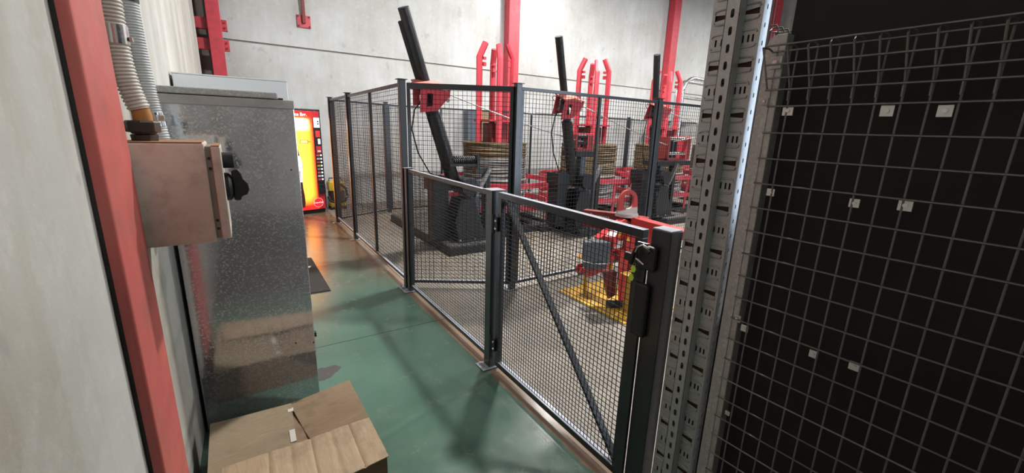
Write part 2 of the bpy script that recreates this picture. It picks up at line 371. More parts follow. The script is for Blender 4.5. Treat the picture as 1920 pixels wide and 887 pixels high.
# ------------------------------------------------------------------ setting
fl = MB().bx(-.4, 18, -4, 9.3, -.2, -.012).build('floor', M['tile_base']); struct(fl)
joints_y = [-4, -.9, 3.125, 5.12, 7.2, 9.28]
for i in range(5):
    y0, y1 = joints_y[i]+.003, joints_y[i+1]-.003
    MB().bx(-.4, 1.392, y0, y1, -.012, 0).build('slab', M['floor'], fl)
for x0, x1 in ((1.398, 5.6), (5.606, 11.6), (11.606, 18)):
    for y0, y1 in ((-4, 3.125), (3.131, 9.28)):
        MB().bx(x0, x1, y0, y1, -.012, 0).build('slab', M['floor'], fl)
wl = MB().bx(-.46, -.36, -4, 8.62, 0, 7).build('wall_left', M['dark_conc']); struct(wl)
MB().prism([(-.36, -4), (-.31, -4), (-.31, 1.78), (-.286, 2.45), (-.286, 8.62), (-.36, 8.62)], (0,0,0), (1,0,0), (0,1,0), (0,0,7)).build('panel', M['wall_l'], wl)
wb = MB().bx(-.05, 18, 9.30, 9.5, 0, 7).build('wall_back', M['dark_conc']); struct(wb)
for x0, x1 in ((-.05, 5.8), (5.81, 11.6), (11.61, 17.4)):
    for z0, z1 in ((0, 2.955), (2.985, 7)):
        MB().bx(x0, x1, 9.23, 9.30, z0, z1).build('panel', M['wall'], wb)
MB().bx(-.05, 18, 9.25, 9.30, 2.953, 2.987).build('joint_seal', simple('grey_joint_seal', (.22,.2,.17), .8), wb)
rc = MB().bx(-1.1, -.05, 9.40, 9.85, 0, 7).bx(-1.2, -1.1, 8.4, 9.85, 0, 7).bx(-.05, .05, 9.5, 9.85, 0, 7).bx(-1.1, -.46, 8.40, 8.52, 0, 7).build('wall_recess', M['recess']); struct(rc)
struct(MB().bx(-1.3, 5, -4.2, -4, -.2, 7).bx(10, 18.2, -4.2, -4, -.2, 7).bx(5, 10, -4.2, -4, 4.6, 7).build('wall_front', M['wall_l']))
struct(MB().bx(-.46, 18, -4.25, -4, -.25, -.012).build('trim_1', M['dark_conc']))
struct(MB().bx(18, 18.2, -4.2, 9.5, 0, 7).build('wall_right', M['wall_l']))
struct(MB().bx(-1.3, 18.2, -4.2, 9.9, 7, 7.15).build('ceiling', M['ceil']))

# ------------------------------------------------------------------ high-bay lamps (above the frame)
for i, (x, y, z, w) in enumerate(LAMPS):
    nm = ['over the first wire machine', 'over the third wire machine', 'at the far right end of the hall', 'over the aisle behind the camera', 'close to the back wall'][i]
    t = thing('high_bay_lamp', (x, y, z), 'round high bay lamp hanging from the roof '+nm, 'lamp', 'high bay lamps')
    MB().lathe([(.05, .30), (.09, .28), (.10, .12), (.21, .03), (.215, .012)], (x, y, z), 24).build('housing', M['black'], t, 40)
    MB().cyl((x, y, z+.3), (x, y, 7), .012, 8).build('hanger', M['steel'], t, 40)
    MB().cyl((x, y, z+.008), (x, y, z+.012), .19, 24).build('diffuser', M['lamp'], t)
    L = bpy.data.lights.new('lamp_light', 'AREA'); L.shape = 'DISK'; L.size = .36; L.energy = w; L.color = (1, .975, .94)
    lo = bpy.data.objects.new('lamp_light', L); COL.objects.link(lo); lo.parent = t; lo.location = (0, 0, .002)

# ------------------------------------------------------------------ red steel columns
def column(name, x, w, y, label):
    t = thing(name, (x, y, 0), label, 'column', 'red columns on the back wall')
    MB().bx(x-w/2, x+w/2, y-.12, y+.10, 0, 7).build('shaft', M['red'], t, bevel=.012)
    MB().bx(x-w/2-.06, x+w/2+.06, y-.16, y+.10, 0, .02).build('base_plate', M['red'], t)
    return t
column('steel_column', 5.80, .30, 9.10, 'tall red steel column on the back wall behind the leftmost spindle')
column('steel_column', 11.60, .30, 9.10, 'tall red steel column on the back wall behind the third spindle')
column('steel_column', 17.35, .30, 9.10, 'red steel column on the back wall seen beside the top of the wire mesh rack')
t = thing('corner_column', (-.04, 8.9, 0), 'red steel column with bolted angle brackets in the left rear corner', 'column')
MB().bx(-.135, .055, 8.86, 8.96, 0, 7).build('shaft', M['red'], t, bevel=.006)
for z in (3.14, 2.83):
    br = MB().bx(-.33, .135, 8.965, 9.05, z-.085, z+.085).build('bracket', M['red'], t, bevel=.004)
    for zz in (-.04, .04): MB().cyl((.1, 8.945, z+zz), (.1, 8.965, z+zz), .016, 8).build('bolt', M['red_dark'], br)
t = thing('brace_anchor', (1.34, 9.22, 3.43), 'square red anchor plate with a brace rod high on the back wall', 'bracket')
MB().bx(1.225, 1.455, 9.205, 9.228, 3.325, 3.535).build('plate', M['red'], t, bevel=.004)
MB().beam((1.34, 9.19, 3.40), (1.335, 9.0, 5.6), .05, .06, (0,1,0)).build('brace', M['red_dark'], t)
for x in (1.25, 1.43):
    for z in (3.35, 3.51): MB().cyl((x, 9.185, z), (x, 9.205, z), .012, 8).build('bolt', M['black'], t)

# red flat column on the left wall next to the camera
t = thing('wall_column', (-.29, 1.6, 0), 'wide red steel column standing against the left wall beside the camera', 'column')
x0, x1, y0, y1 = -.300, -.273, 1.431, 1.772
k = .012; poly = [(x0, y0), (x1-k, y0)] + [(x1-k+k*math.sin(a), y0+k-k*math.cos(a)) for a in (R(22), R(45), R(67))] + [(x1, y0+k), (x1, y1), (x0, y1)]
MB().prism(poly, (0,0,0), (1,0,0), (0,1,0), (0,0,5)).build('shaft', M['red_col'], t, 50)
MB().bx(-.3095, -.3005, 1.43, 1.765, 0, 5).build('packing', M['rubber'], t)  # dark strip filling the gap between column and wall

# ------------------------------------------------------------------ control box with conduits
t = thing('control_box', (-.19, 1.95, 1.18), 'beige electrical control box with a black rotary switch on the left wall', 'control box')
MB().bx(-.300, -.083, 1.81, 2.05, 1.177, 1.527).build('body', M['beige'], t, bevel=.006)
MB().bx(-.298, -.088, 1.812, 2.045, 1.5275, 1.530).build('dust', M['rustdust'], t)
MB().bx(-.083, -.066, 1.82, 2.04, 1.19, 1.515).build('gasket', M['vend_black'] if False else simple('box_rim', (.26,.23,.2), .5), t)
for z in (1.475, 1.44, 1.255, 1.225): MB().cyl((-.0745, 1.8195, z), (-.0745, 1.8165, z), .005, 8).build('rivet', M['black'], t)
MB().bx(-.066, -.038, 1.81, 2.05, 1.186, 1.516).build('door', M['beige'], t, bevel=.005)
MB().bx(-.064, -.040, 1.813, 2.045, 1.5165, 1.519).build('dust', M['rustdust'], t)
MB().cyl((-.038, 1.90, 1.463), (-.004, 1.90, 1.463), .029, 20).build('pilot_button', M['rubber'], t, 40)
sw = MB().lathe([(.052, -.038), (.052, -.026), (.044, -.018), (.036, -.016)], (0, 1.90, 1.365), 24, 'x').build('rotary_switch', M['black'], t, 40)
hp = [(-.016, .060), (.006, .066), (.016, .050), (.020, .030), (.034, .012), (.036, -.012), (.028, -.030), (.010, -.036), (.004, -.052), (-.016, -.050)]
MB().prism(hp, (0, 1.878, 1.365), (1,0,0), (0,0,1), (0,.044,0)).build('handle', M['black'], sw, 40, bevel=.005)
def corrugated(path, r, pitch, depth):
    P = [Vector(p) for p in path]; D = []
    for i in range(len(P)-1):
        a = P[max(i-1, 0)]; b = P[i]; c = P[i+1]; e = P[min(i+2, len(P)-1)]
        for k_ in range(40):
            u_ = k_/40; D.append(.5*((2*b)+(c-a)*u_+(2*a-5*b+4*c-e)*u_*u_+(3*b-a-3*c+e)*u_**3))
    D.append(P[-1]); L = [0]
    for i in range(len(D)-1): L.append(L[-1]+(D[i+1]-D[i]).length)
    n = int(L[-1]/pitch)*7; pts = []; rr = []; q = 0
    for i in range(n+1):
        d = L[-1]*i/n
        while q < len(L)-2 and L[q+1] < d: q += 1
        pts.append(D[q].lerp(D[q+1], (d-L[q])/max(L[q+1]-L[q], 1e-9))); rr.append(r-depth*(.25, .0, -.05, .0, .25, 1, 1)[i % 7])
    return pts, rr
t = thing('flexible_conduit', (-.25, 1.93, 1.53), 'white corrugated conduit entering the black gland on the beige control box', 'conduit', 'flexible conduits')
pts, rr = corrugated([(-.272, 1.9, 2.6), (-.272, 1.9, 2.2), (-.273, 1.9, 1.957), (-.2735, 1.9, 1.895), (-.273, 1.9, 1.817), (-.268, 1.9, 1.738), (-.258, 1.9, 1.675), (-.247, 1.9, 1.632)], .031, .0112, .0045)
MB().tube(pts, rr, 20).build('hose', M['conduit'], t, 60)
MB().tube([(-.247, 1.9, 1.645), (-.243, 1.9, 1.61), (-.243, 1.9, 1.585)], [.024, .027, .027], 18).build('orange_pipe', M['orange'], t, 40)
MB().lathe([(.036, 1.53), (.038, 1.548), (.036, 1.551)], (-.246, 1.9, 0), 6).build('lock_nut', M['blackgland'], t, bevel=.002)
MB().lathe([(.034, 1.552), (.034, 1.557), (.047, 1.558), (.048, 1.590), (.043, 1.596)], (-.246, 1.9, 0), 8).build('gland', M['blackgland'], t, bevel=.003)
pc = Vector((-.2735, 1.9, 1.857))
MB().tube([pc+Vector((.001,0,.028)), pc-Vector((0,0,.028))], .033, 20).build('clamp', M['steel'], t, 40)
MB().bx(-.241, -.232, 1.885, 1.915, 1.84, 1.853).build('clamp_screw', M['bolt'], t, bevel=.002)
t = thing('flexible_conduit', (-.235, 2.15, 1.2), 'grey corrugated conduit running down the wall behind the beige control box', 'conduit', 'flexible conduits')
pts, rr = corrugated([(-.262, 2.15, 2.6), (-.26, 2.15, 2.2), (-.259, 2.15, 2.011), (-.258, 2.15, 1.942), (-.256, 2.15, 1.853), (-.252, 2.15, 1.761), (-.247, 2.15, 1.667), (-.24, 2.15, 1.599), (-.233, 2.15, 1.539), (-.23, 2.15, 1.45), (-.235, 2.15, 1.2)], .030, .0095, .0035)
MB().tube(pts, rr, 18).build('hose', M['conduit2'], t, 60)
MB().tube([(-.2425, 2.15, 1.625), (-.238, 2.15, 1.575)], .0325, 18).build('clamp', M['steel'], t, 40)
MB().bx(-.225, -.205, 2.10, 2.113, 1.595, 1.618).build('clamp_tab', M['steel'], t, bevel=.002)
MB().tube([(-.259, 2.15, 2.03), (-.259, 2.15, 2.005)], .032, 18).build('sleeve', M['black'], t, 40)

# ------------------------------------------------------------------ galvanised cabinet and the white cabinet behind
t = thing('metal_cabinet', (0, 2.9, 0), 'tall spangled galvanised sheet metal cabinet standing by the left wall', 'cabinet')
MB().bx(-.270, .279, 2.46, 3.10, .0, 1.675).build('body', M['galv'], t, bevel=.003)
MB().bx(-.272, .282, 2.449, 3.105, 1.671, 1.7126).build('top_lip', simple('dusty_galvanised_lip', (.40,.385,.365), .4, .5, var=.15, scale=30, dirt=(.2,.17,.14), dirt_amt=.4), t, bevel=.004)
MB().bx(-.268, .213, 2.455, 3.05, 1.716, 1.7457).build('lid', M['galv_ch'], t, bevel=.006)
MB().bx(.19, .236, 2.48, 3.0, 1.7127, 1.723).build('lid_hinge', M['black'], t)
for x, z in ((.241, 1.37), (.27, .38), (.18, .40)): MB().cyl((x, 2.461, z), (x, 2.457, z), .004, 8).build('rivet', M['black'], t)
MB().bx(.2791, .290, 2.465, 2.49, .41, .435).build('catch', M['black'], t)
t = thing('white_cabinet', (.05, 3.8, 0), 'white steel cabinet behind the galvanised cabinet with its top showing', 'cabinet')
MB().bx(-.272, .368, 3.5, 4.1, 0, 1.885).build('body', M['white'], t, bevel=.004)
MB().bx(-.274, .370, 3.497, 4.1, 1.886, 1.893).build('top', M['white'], t)

# ------------------------------------------------------------------ vending machine (front turned 16 degrees)
t = thing('vending_machine', (.9, 8.5, 0), 'lit red drinks vending machine against the back wall', 'vending machine')
ve = Vector((math.cos(R(16)), math.sin(R(16)), 0)); vn = Vector((-ve.y, ve.x, 0)); vo = Vector((1.345, 8.475, 0)); vz = Vector((0,0,1))
def vbox(a0, a1, d0, d1, z0, z1):
    c = [vo+ve*a+vn*d+vz*z for z in (z0, z1) for a, d in ((a0,d0),(a1,d0),(a1,d1),(a0,d1))]; return MB().hexa(c)
vbox(-.95, .03, .0, .42, .10, 1.865).build('body', M['vend_black'], t, bevel=.01)
vbox(-.93, .01, .03, .40, 0, .10).build('plinth', M['black'], t)
vbox(-.93, .0, -.02, .0, .08, 1.83).build('door', M['vend_red'], t, bevel=.006)
def vend_panel():
    mt, nt, b = nodes('backlit_drinks_graphic'); g = N(nt, 'ShaderNodeNewGeometry')
    def axis(dvec, org, a, b_):
        n = N(nt, 'ShaderNodeVectorMath'); n.operation = 'DOT_PRODUCT'; nt.links.new(g.outputs['Position'], n.inputs[0]); n.inputs[1].default_value = dvec
        m_ = N(nt, 'ShaderNodeMapRange'); nt.links.new(n.outputs['Value'], m_.inputs[0]); m_.inputs[1].default_value = org+a; m_.inputs[2].default_value = org+b_; return m_.outputs[0]
    h = axis(tuple(ve), vo.dot(ve), -.92, -.13); z = axis((0,0,1), 0, .085, 1.82)
    hc = ramp(nt, h, [(0, (.25,.006,.005,1)), (.16, (1,.16,.012,1)), (.4, (1,.38,.05,1)), (.8, (1,.36,.03,1)), (.93, (1,.17,.012,1)), (1, (.25,.008,.006,1))])
    zm = ramp(nt, z, [(0, 0.), (.04, .0), (.16, 1.), (.87, 1.), (.955, 0.), (1, 0.)])
    c = mix(nt, zm, (.22, .004, .005, 1), hc)
    wm = ramp(nt, z, [(.80, 0.), (.85, 1.), (.91, 1.), (.94, 0.)]); hm = ramp(nt, h, [(.05, 0.), (.3, 1.), (.8, 1.), (.95, 0.)])
    wf = mix(nt, 1, wm, hm, 'MULTIPLY'); c = mix(nt, wf, c, (1, .8, .5, 1))
    nt.links.new(c, b.inputs['Emission Color']); b.inputs['Emission Strength'].default_value = 4.2; b.inputs['Base Color'].default_value = (.1,.02,.01,1); b.inputs['Roughness'].default_value = .2
    return mt
dp = vbox(-.92, -.125, -.028, -.02, .085, 1.82).build('display_panel', vend_panel(), t)
def vpl(a): return vo+ve*a-vn*.030
def vprint(name, poly, mat, par=dp, off=.030, d=.0015, label=None):
    return MB().prism(poly, vo-vn*off, ve, vz, -vn*d).build(name, mat, par, label=label)
bc = -.47
prof = [(.0, 1.40), (.03, 1.40), (.034, 1.37), (.032, 1.30), (.04, 1.22), (.07, 1.05), (.092, .90), (.092, .78), (.08, .62), (.083, .48), (.098, .36), (.10, .22), (.085, .14), (0, .14)]
vprint('bottle_print', [(bc+a, z) for a, z in prof]+[(bc-a, z) for a, z in reversed(prof[1:-1])], M['cola'])
vprint('bottle_label_print', [(bc-.094, .60), (bc+.082, .60), (bc+.095, .78), (bc+.095, .95), (bc+.07, 1.06), (bc-.07, 1.06), (bc-.095, .9)], M['labelw'], off=.032)
vprint('bottle_label_print', [(bc-.06, .62), (bc+.05, .62), (bc+.06, .80), (bc-.04, .84)], M['labelo'], off=.034)
vprint('arrow_print', [(-.38, 1.27), (-.23, 1.27), (-.23, 1.29), (-.14, 1.295), (-.14, 1.31), (-.23, 1.315), (-.23, 1.335), (-.38, 1.335)], M['labelo'])
vprint('arrow_print', [(-.365, 1.283), (-.25, 1.283), (-.25, 1.322), (-.365, 1.322)], emit('lit_yellow_print', (1,.8,.2), 2.2), off=.032)
text('slogan', 'ice Brr.', .075, vo+ve*-.33-vn*.0295+vz*1.765, ve, vz, M['labelw'], dp)
sel = vbox(-.118, -.002, -.030, -.02, .36, 1.73).build('selection_panel', M['vend_black'], t)
vprint('price_sheet', [(-.112, 1.55), (-.006, 1.55), (-.006, 1.722), (-.112, 1.722)], emit('backlit_paper', (.85,.88,.92), .75), sel, .031)
for k_, (a, z) in enumerate(((-.035, 1.655), (-.035, 1.615))): vprint('sheet_mark', [(a-.012, z-.012), (a+.012, z-.012), (a+.012, z+.012), (a-.012, z+.012)], M['vend_black'], sel, .033)
vprint('red_window', [(-.092, 1.385), (-.012, 1.385), (-.012, 1.497), (-.092, 1.497)], emit('lit_red_window', (.6,.03,.03), .8), sel, .031)
vprint('screen', [(-.058, 1.262), (-.016, 1.262), (-.016, 1.355), (-.058, 1.355)], M['screen'], sel, .031)
vprint('coin_unit', [(-.098, 1.10), (-.008, 1.10), (-.008, 1.225), (-.098, 1.225)], emit('lit_dark_red_window', (.45,.02,.03), .6), sel, .031)
vprint('coin_slot', [(-.078, 1.125), (-.022, 1.125), (-.022, 1.15), (-.078, 1.15)], M['paper'], sel, .033)
for k_ in range(8):
    z = 1.065-k_*.062
    vprint('drink_label', [(-.105, z-.018), (-.05, z-.018), (-.05, z+.014), (-.105, z+.014)], [emit('label_a%d' % k_, ((.5,.1,.08),(.55,.5,.5),(.5,.05,.05),(.4,.35,.05),(.2,.2,.2))[k_ % 5], .4)][0], sel, .031)
    vprint('select_button', [(-.038, z-.016), (-.012, z-.016), (-.012, z+.012), (-.038, z+.012)], M['screen'], sel, .031, .006)
vbox(-.122, .005, -.06, -.02, .36, .54).build('coin_return', M['vend_black'], t, bevel=.005)
lg = vprint('logo_disc', circ(-.135, .205, .085, 28), emit('lit_logo_red', (.62,.02,.03), .9), t, .030)
MB().ring((0,0,0), .085, .0022, .002, 32).xf(Matrix.Translation(vo+ve*-.135-vn*.033+vz*.205) @ Matrix((ve, vz, -vn)).transposed().to_4x4()).build('logo_rim', M['logo_w'], lg)
text('logo_lettering', 'Coca-Cola', .042, vo+ve*-.135-vn*.0335+vz*.205, ve, (vz+ve*.25).normalized(), M['logo_w'], lg)

# ------------------------------------------------------------------ yellow vacuum cleaner
t = thing('vacuum_cleaner', (1.62, 8.8, 0), 'yellow and black wet vacuum cleaner beside the vending machine', 'vacuum cleaner')
MB().bx(1.47, 1.78, 8.68, 8.95, .05, .13).build('chassis', M['yellow_p'], t, bevel=.02)
for x in (1.50, 1.75):
    for y in (8.70, 8.93): MB().cyl((x-.02, y, .035), (x+.02, y, .035), .035, 12).build('caster', M['black'], t, 40)
MB().lathe([(.12, .13), (.15, .16), (.155, .34), (.14, .36)], (1.62, 8.82, 0), 24).build('drum', simple('dark_drum', (.06,.045,.04), .5), t, 40)
hd = [(-.15, .36), (.10, .36), (.16, .44), (.14, .52), (.03, .545), (-.14, .545), (-.16, .5)]
MB().prism(hd, (1.62, 8.70, 0), (1,0,0), (0,0,1), (0,.24,0)).build('head', M['yellow_p'], t, bevel=.02)
MB().prism([(-.10, .41), (.04, .41), (.06, .47), (-.10, .50)], (1.62, 8.694, 0), (1,0,0), (0,0,1), (0,.006,0)).build('badge', M['yellow_p'], t)
MB().tube([(1.68, 8.69, .50), (1.76, 8.64, .42), (1.78, 8.62, .28), (1.74, 8.62, .17), (1.60, 8.62, .14), (1.48, 8.65, .17), (1.45, 8.7, .26)], .022, 10).build('hose', M['rubber'], t, 60)
MB().tube([(1.50, 8.82, .55), (1.50, 8.82, .60), (1.72, 8.82, .60), (1.72, 8.82, .55)], .012, 8).build('handle', M['black'], t, 60)
MB().tube([(1.70, 8.62, .27), (1.80, 8.60, .25)], .014, 10).build('chrome_tube', M['steel'], t, 60)

# ------------------------------------------------------------------ floor mat
t = thing('floor_mat', (.4, 4.9, 0), 'dark rubber door mat on the walkway beside the white cabinet', 'mat')
MB().bx(.385, .655, 4.27, 5.5, .0005, .010).build('pile', simple('mat_pile', (.045,.04,.036), .95, var=.4, scale=60, bmp=.4), t)
MB().bx(.37, .668, 4.255, 5.512, .0003, .006).build('border', M['rubber'], t, bevel=.002)
MB().prism([(0,0), (.03, .06), (-.02, .07)], (.585, 5.08, .0105), (1,0,0), (0,1,0), (0,0,.001)).build('paper_scrap', M['paper'], t)

# ------------------------------------------------------------------ fence
FZ = 2.03
def post(name, x, y, h, label, w=.06, rot=0, cap=.045):
    t = thing(name, (x, y, 0), label, 'fence post', 'fence posts')
    MB().bx(x-w/2, x+w/2, y-w/2, y+w/2, .008, h-.006).build('tube', M['fence'], t, bevel=.004)
    MB().bx(x-w/2-cap/3, x+w/2+cap/3, y-w/2-cap/3, y+w/2+cap/3, h-.006, h).build('cap', M['fence'], t)
    MB().bx(x-w/2-.055, x+w/2+.02, y-w/2-.02, y+w/2+.02, 0, .008).build('base_plate', M['fence'], t)
    for yy in (y-.03, y+.03): MB().cyl((x-w/2-.03, yy, .008), (x-w/2-.03, yy, .024), .012, 6).build('anchor_bolt', M['bolt'], t)
    return t
def panel(name, a, b, z0, z1, label, cat='fence', group='mesh fence panels', px=.041, pz=.0415, fr=.03, stiff=(), th=.0034, frw=None):
    """framed wire mesh panel between ground points a and b"""
    a, b = Vector((*a, 0)), Vector((*b, 0)); d = b-a; L = d.length; d.normalize(); n = Vector((d.y, -d.x, 0)); fw_ = frw or fr
    t = thing(name, tuple((a+b)/2), label, cat, group)
    def P(s, z, o=0): return a+d*s+n*o+Vector((0,0,z))
    MB().beam(P(0, z1-fw_/2), P(L, z1-fw_/2), fr, fw_).build('top_rail', M['fence'], t, bevel=.002)
    MB().beam(P(0, z0+fr/2), P(L, z0+fr/2), fr, fr).build('bottom_rail', M['fence'], t, bevel=.002)
    for s in (fr/2, L-fr/2): MB().beam(P(s, z0+fr), P(s, z1-fw_), fr, fr, n).build('stile', M['fence'], t, bevel=.002)
    for s in stiff: MB().beam(P(s, z0+fr), P(s, z1-fw_), fr, fr, n).build('stiffener', M['fence'], t, bevel=.002)
    w = MB(); k = int(round((L-fr)/px)); r_ = th/2
    for i in range(1, k):
        s = fr/2+(L-fr)*i/k; w.beam(P(s, z0+fr/2, .006), P(s, z1-fw_/2, .006), th, th, n)
    k = int(round((z1-z0-fr)/pz))
    for i in range(1, k):
        z = z0+fr/2+(z1-z0-fr)*i/k; w.beam(P(fr/2, z, .006+th), P(L-fr/2, z, .006+th), th, th)
    w.build('wire_mesh', M['wire'], t, stuff=True)
    return t
FX = 1.36
post('fence_post', FX, 7.42, FZ, 'far left corner post of the tall mesh fence nearest the vacuum cleaner')
post('fence_post', FX, 6.18, FZ, 'second tall fence post along the walkway from the vending machine')
post('fence_post', FX, 3.99, FZ, 'tall fence post at the corner where the low fence begins')
post('fence_post', 2.28, 3.44, FZ, 'tall fence post standing behind the low gate hinge post')
post('fence_post', 4.33, 3.47, FZ, 'tall fence post behind the red lifting grab, left of the slotted rack')
post('fence_post', 6.45, 3.48, FZ, 'tall fence post hidden behind the slotted rack upright')
post('low_fence_post', FX, 3.885, 1.235, 'short fence post right beside the tall corner post', w=.055)
post('low_fence_post', FX, 2.285, 1.24, 'short gate hinge post in the middle of the low fence', w=.075, cap=.05)
panel('mesh_fence_section', (FX, 7.385), (FX, 6.215), .08, 2.0, 'tall mesh fence panel farthest along the walkway', stiff=())
panel('mesh_fence_section', (FX, 6.145), (FX, 4.025), .08, 2.0, 'tall mesh fence panel along the walkway with a middle stiffener', stiff=(1.06,))
panel('mesh_fence_section', (1.40, 3.965), (2.245, 3.46), .06, 2.0, 'tall mesh panel set across the corner in front of the first leaning mast', frw=.05)
panel('mesh_fence_section', (2.315, 3.44), (4.295, 3.47), .06, 2.0, 'tall mesh fence panel between the gate and the second wire machine', stiff=(1.03,))
panel('mesh_fence_section', (4.365, 3.47), (6.415, 3.48), .06, 2.0, 'tall mesh fence panel running behind the slotted rack upright', stiff=(1.03,))
panel('low_mesh_fence', (FX, 3.855), (FX, 2.325), .05, 1.225, 'low mesh fence panel between the tall corner post and the gate', 'fence', px=.025, pz=.025, th=.0027)
# rear fence of the enclosure
panel('rear_mesh_fence', (1.40, 7.445), (2.37, 7.93), .06, 2.0, 'mesh panel across the rear left corner of the enclosure', fr=.028)
post('fence_post', 2.40, 7.95, 2.04, 'rear fence post at the back wall left of the first mast')
rp = [(2.435, 4.60, (1.05,)), (4.60, 8.755, (1.05, 2.1)), (8.825, 10.9, ()), (10.96, 14.0, (1.4,))]
rl = ['behind the first spindle', 'between the first and second spindles', 'behind the third spindle', 'at the far right']
for (x0_, x1_, st), l_ in zip(rp, rl): panel('rear_mesh_fence', (x0_, 7.95), (x1_, 7.95), .06, 2.0, 'rear mesh fence panel in front of the back wall '+l_, stiff=st, fr=.034)
post('fence_post', 8.79, 7.95, 2.04, 'rear fence post seen between the second and third spindles')
post('fence_post', 10.93, 7.95, 2.04, 'rear fence post by the steel hoops on the far right')

# low gate
t = panel('gate', (FX, 2.205), (FX, 1.085), .045, 1.232, 'low mesh gate with a diagonal brace beside the walkway', 'gate', None, fr=.036, px=.025, pz=.025, th=.0027)
MB().beam((FX+.02, 2.15, 1.175), (FX+.02, 1.13, .085), .016, .038, (1,0,0)).build('brace', M['fence'], t, bevel=.002)
for z in (1.03, .20):
    h_ = MB().cyl((FX-.03, 2.235, z-.06), (FX-.03, 2.235, z+.06), .012, 12).bx(FX-.034, FX-.02, 2.19, 2.27, z-.045, z+.045).build('hinge', M['black'], t, 40)
    for zz in (-.025, .025): MB().cyl((FX-.034, 2.20, z+zz), (FX-.042, 2.20, z+zz), .007, 8).build('hinge_screw', M['bolt'], h_)
# gate post with lock
t = thing('gate_post', (1.36, .985, 0), 'wide black gate lock post beside the slotted rack upright', 'fence post')
MB().bx(1.325, 1.395, .942, 1.03, 0, 1.252).build('tube', M['fence'], t, bevel=.003)
MB().bx(1.327, 1.393, .944, 1.028, 1.2525, 1.256).build('cap', simple('pale_cap', (.40,.43,.50), .4), t)  # bright sheen on the post top put into the cap's colour
MB().bx(1.31, 1.325, 1.032, 1.082, .02, 1.19).build('gate_stop', M['fence'], t, bevel=.002)
MB().bx(1.30, 1.325, 1.0, 1.075, .80, 1.03).build('cover_plate', M['black'], t, bevel=.012)
t = thing('gate_latch', (1.31, 1.03, 1.1), 'black magnetic gate latch with a curved lever on the gate post', 'latch')
MB().bx(1.302, 1.3245, .985, 1.07, 1.085, 1.185).build('body', M['black'], t, bevel=.012)
MB().tube([(1.285, 1.0, 1.165), (1.28, 1.03, 1.185), (1.28, 1.06, 1.17), (1.285, 1.078, 1.13), (1.29, 1.085, 1.10)], .009, 10).build('lever', M['black'], t, 60)
MB().bx(1.275, 1.30, 1.075, 1.115, 1.11, 1.145).build('bolt_block', M['black'], t, bevel=.006)
MB().tube([(1.278, .995, 1.185), (1.272, 1.02, 1.195), (1.272, 1.045, 1.18), (1.275, 1.058, 1.155)], .0025, 8).build('wire_bail', M['steel'], t, 60)
MB().cyl((1.28, 1.015, 1.115), (1.28, 1.055, 1.13), .004, 8).build('key', M['steel'], t, 40)
for i, (y, z, l_) in enumerate(((1.068, 1.082, 'upper lime green key tag hanging from the gate latch'), (1.074, 1.045, 'lower lime green key tag hanging from the gate latch'))):
    t = thing('key_tag', (1.288, y, z), l_, 'key tag', 'key tags')
    MB().prism(circ(0, 0, .013, 6, .016), (1.288, y, z), (0,1,0), (0,0,1), (-.003,0,0)).build('tag', M['tagy'], t)
    MB().ring((0,0,0), .006, .0015, .0015, 12).xf(Matrix.Translation((1.287, y-.004, z+.02)) @ Matrix.Rotation(PI/2, 4, 'Y')).build('ring', M['steel'], t)

# ------------------------------------------------------------------ slotted rack upright
t = thing('rack_upright', (1.36, .83, 0), 'galvanised slotted pallet rack upright full of holes beside the gate', 'rack upright')
RH = 3.2; WX = 1.352; ya, yd = .911, .748; yc = (ya+yd)/2
holes = []; ribs = MB()
zb0 = 1.97 - .15*13
for i in range(22):
    z = zb0+.15*i
    if z > RH-.05: break
    if z > .03:
        w, e, nrr = .0715, .0090, .0048
        holes.append([(yc-w, z-e), (yc-w*.3, z-nrr), (yc+w*.3, z-nrr), (yc+w, z-e), (yc+w, z+e), (yc+w*.3, z+nrr), (yc-w*.3, z+nrr), (yc-w, z+e)])
        for s in (-1, 1):
            zz = z+s*.022; ribs.tube([(WX-.001, yc-.073, z+s*.012), (WX-.001, yc-.070, zz-s*.002), (WX-.001, yc-.05, zz), (WX-.001, yc+.05, zz), (WX-.001, yc+.070, zz-s*.002), (WX-.001, yc+.073, z+s*.012)], .0030, 6)
    z += .075
    if z < RH-.05:
        for dy in (-.0625, -.0485, -.0315, .0375, .0575):
            holes.append([(yc+dy-.0032, z-.0105), (yc+dy+.0032, z-.0105), (yc+dy+.0032, z+.0105), (yc+dy-.0032, z+.0105)])
        for s in (-1, 1):
            zz = z+s*.024; ribs.tube([(WX-.001, yc-.073, z+s*.016), (WX-.001, yc-.069, zz-s*.001), (WX-.001, yc-.05, zz), (WX-.001, yc+.05, zz), (WX-.001, yc+.069, zz-s*.001), (WX-.001, yc+.073, z+s*.016)], .0030, 6)
web = holed_plate([(yd, 0), (ya, 0), (ya, RH), (yd, RH)], holes, .0024, (WX+.0012, 0, 0), (0,1,0), (0,0,1), (1,0,0), 'web', M['galv_rack'], t)
ribs.build('pressed_ribs', M['galv_rack'], web, 60)
zs1 = [z_ for z_ in [1.918-.05*38+.05*i for i in range(64)] if .03 < z_ < RH-.03]
slotted_strip(.800, .846, 0, RH, zs1, .05, .8235, .0115, .026, .0024, (1.320, 0, 0), (0,1,0), (1,0,0), 'front_flange', M['galv_rack'], t)
MB().bx(1.3224, 1.3508, .800, .8024, 0, RH).bx(1.3224, 1.3508, .8436, .846, 0, RH).build('flange_side', M['galv_rack'], t)
zs2 = [z_ for z_ in [1.93-.05*38+.05*i for i in range(64)] if .03 < z_ < RH-.03]
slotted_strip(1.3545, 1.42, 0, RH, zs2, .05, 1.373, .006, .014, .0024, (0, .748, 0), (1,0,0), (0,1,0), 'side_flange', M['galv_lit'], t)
MB().bx(1.3545, 1.42, .9085, .911, 0, RH).build('side_flange', M['galv_rack'], t)
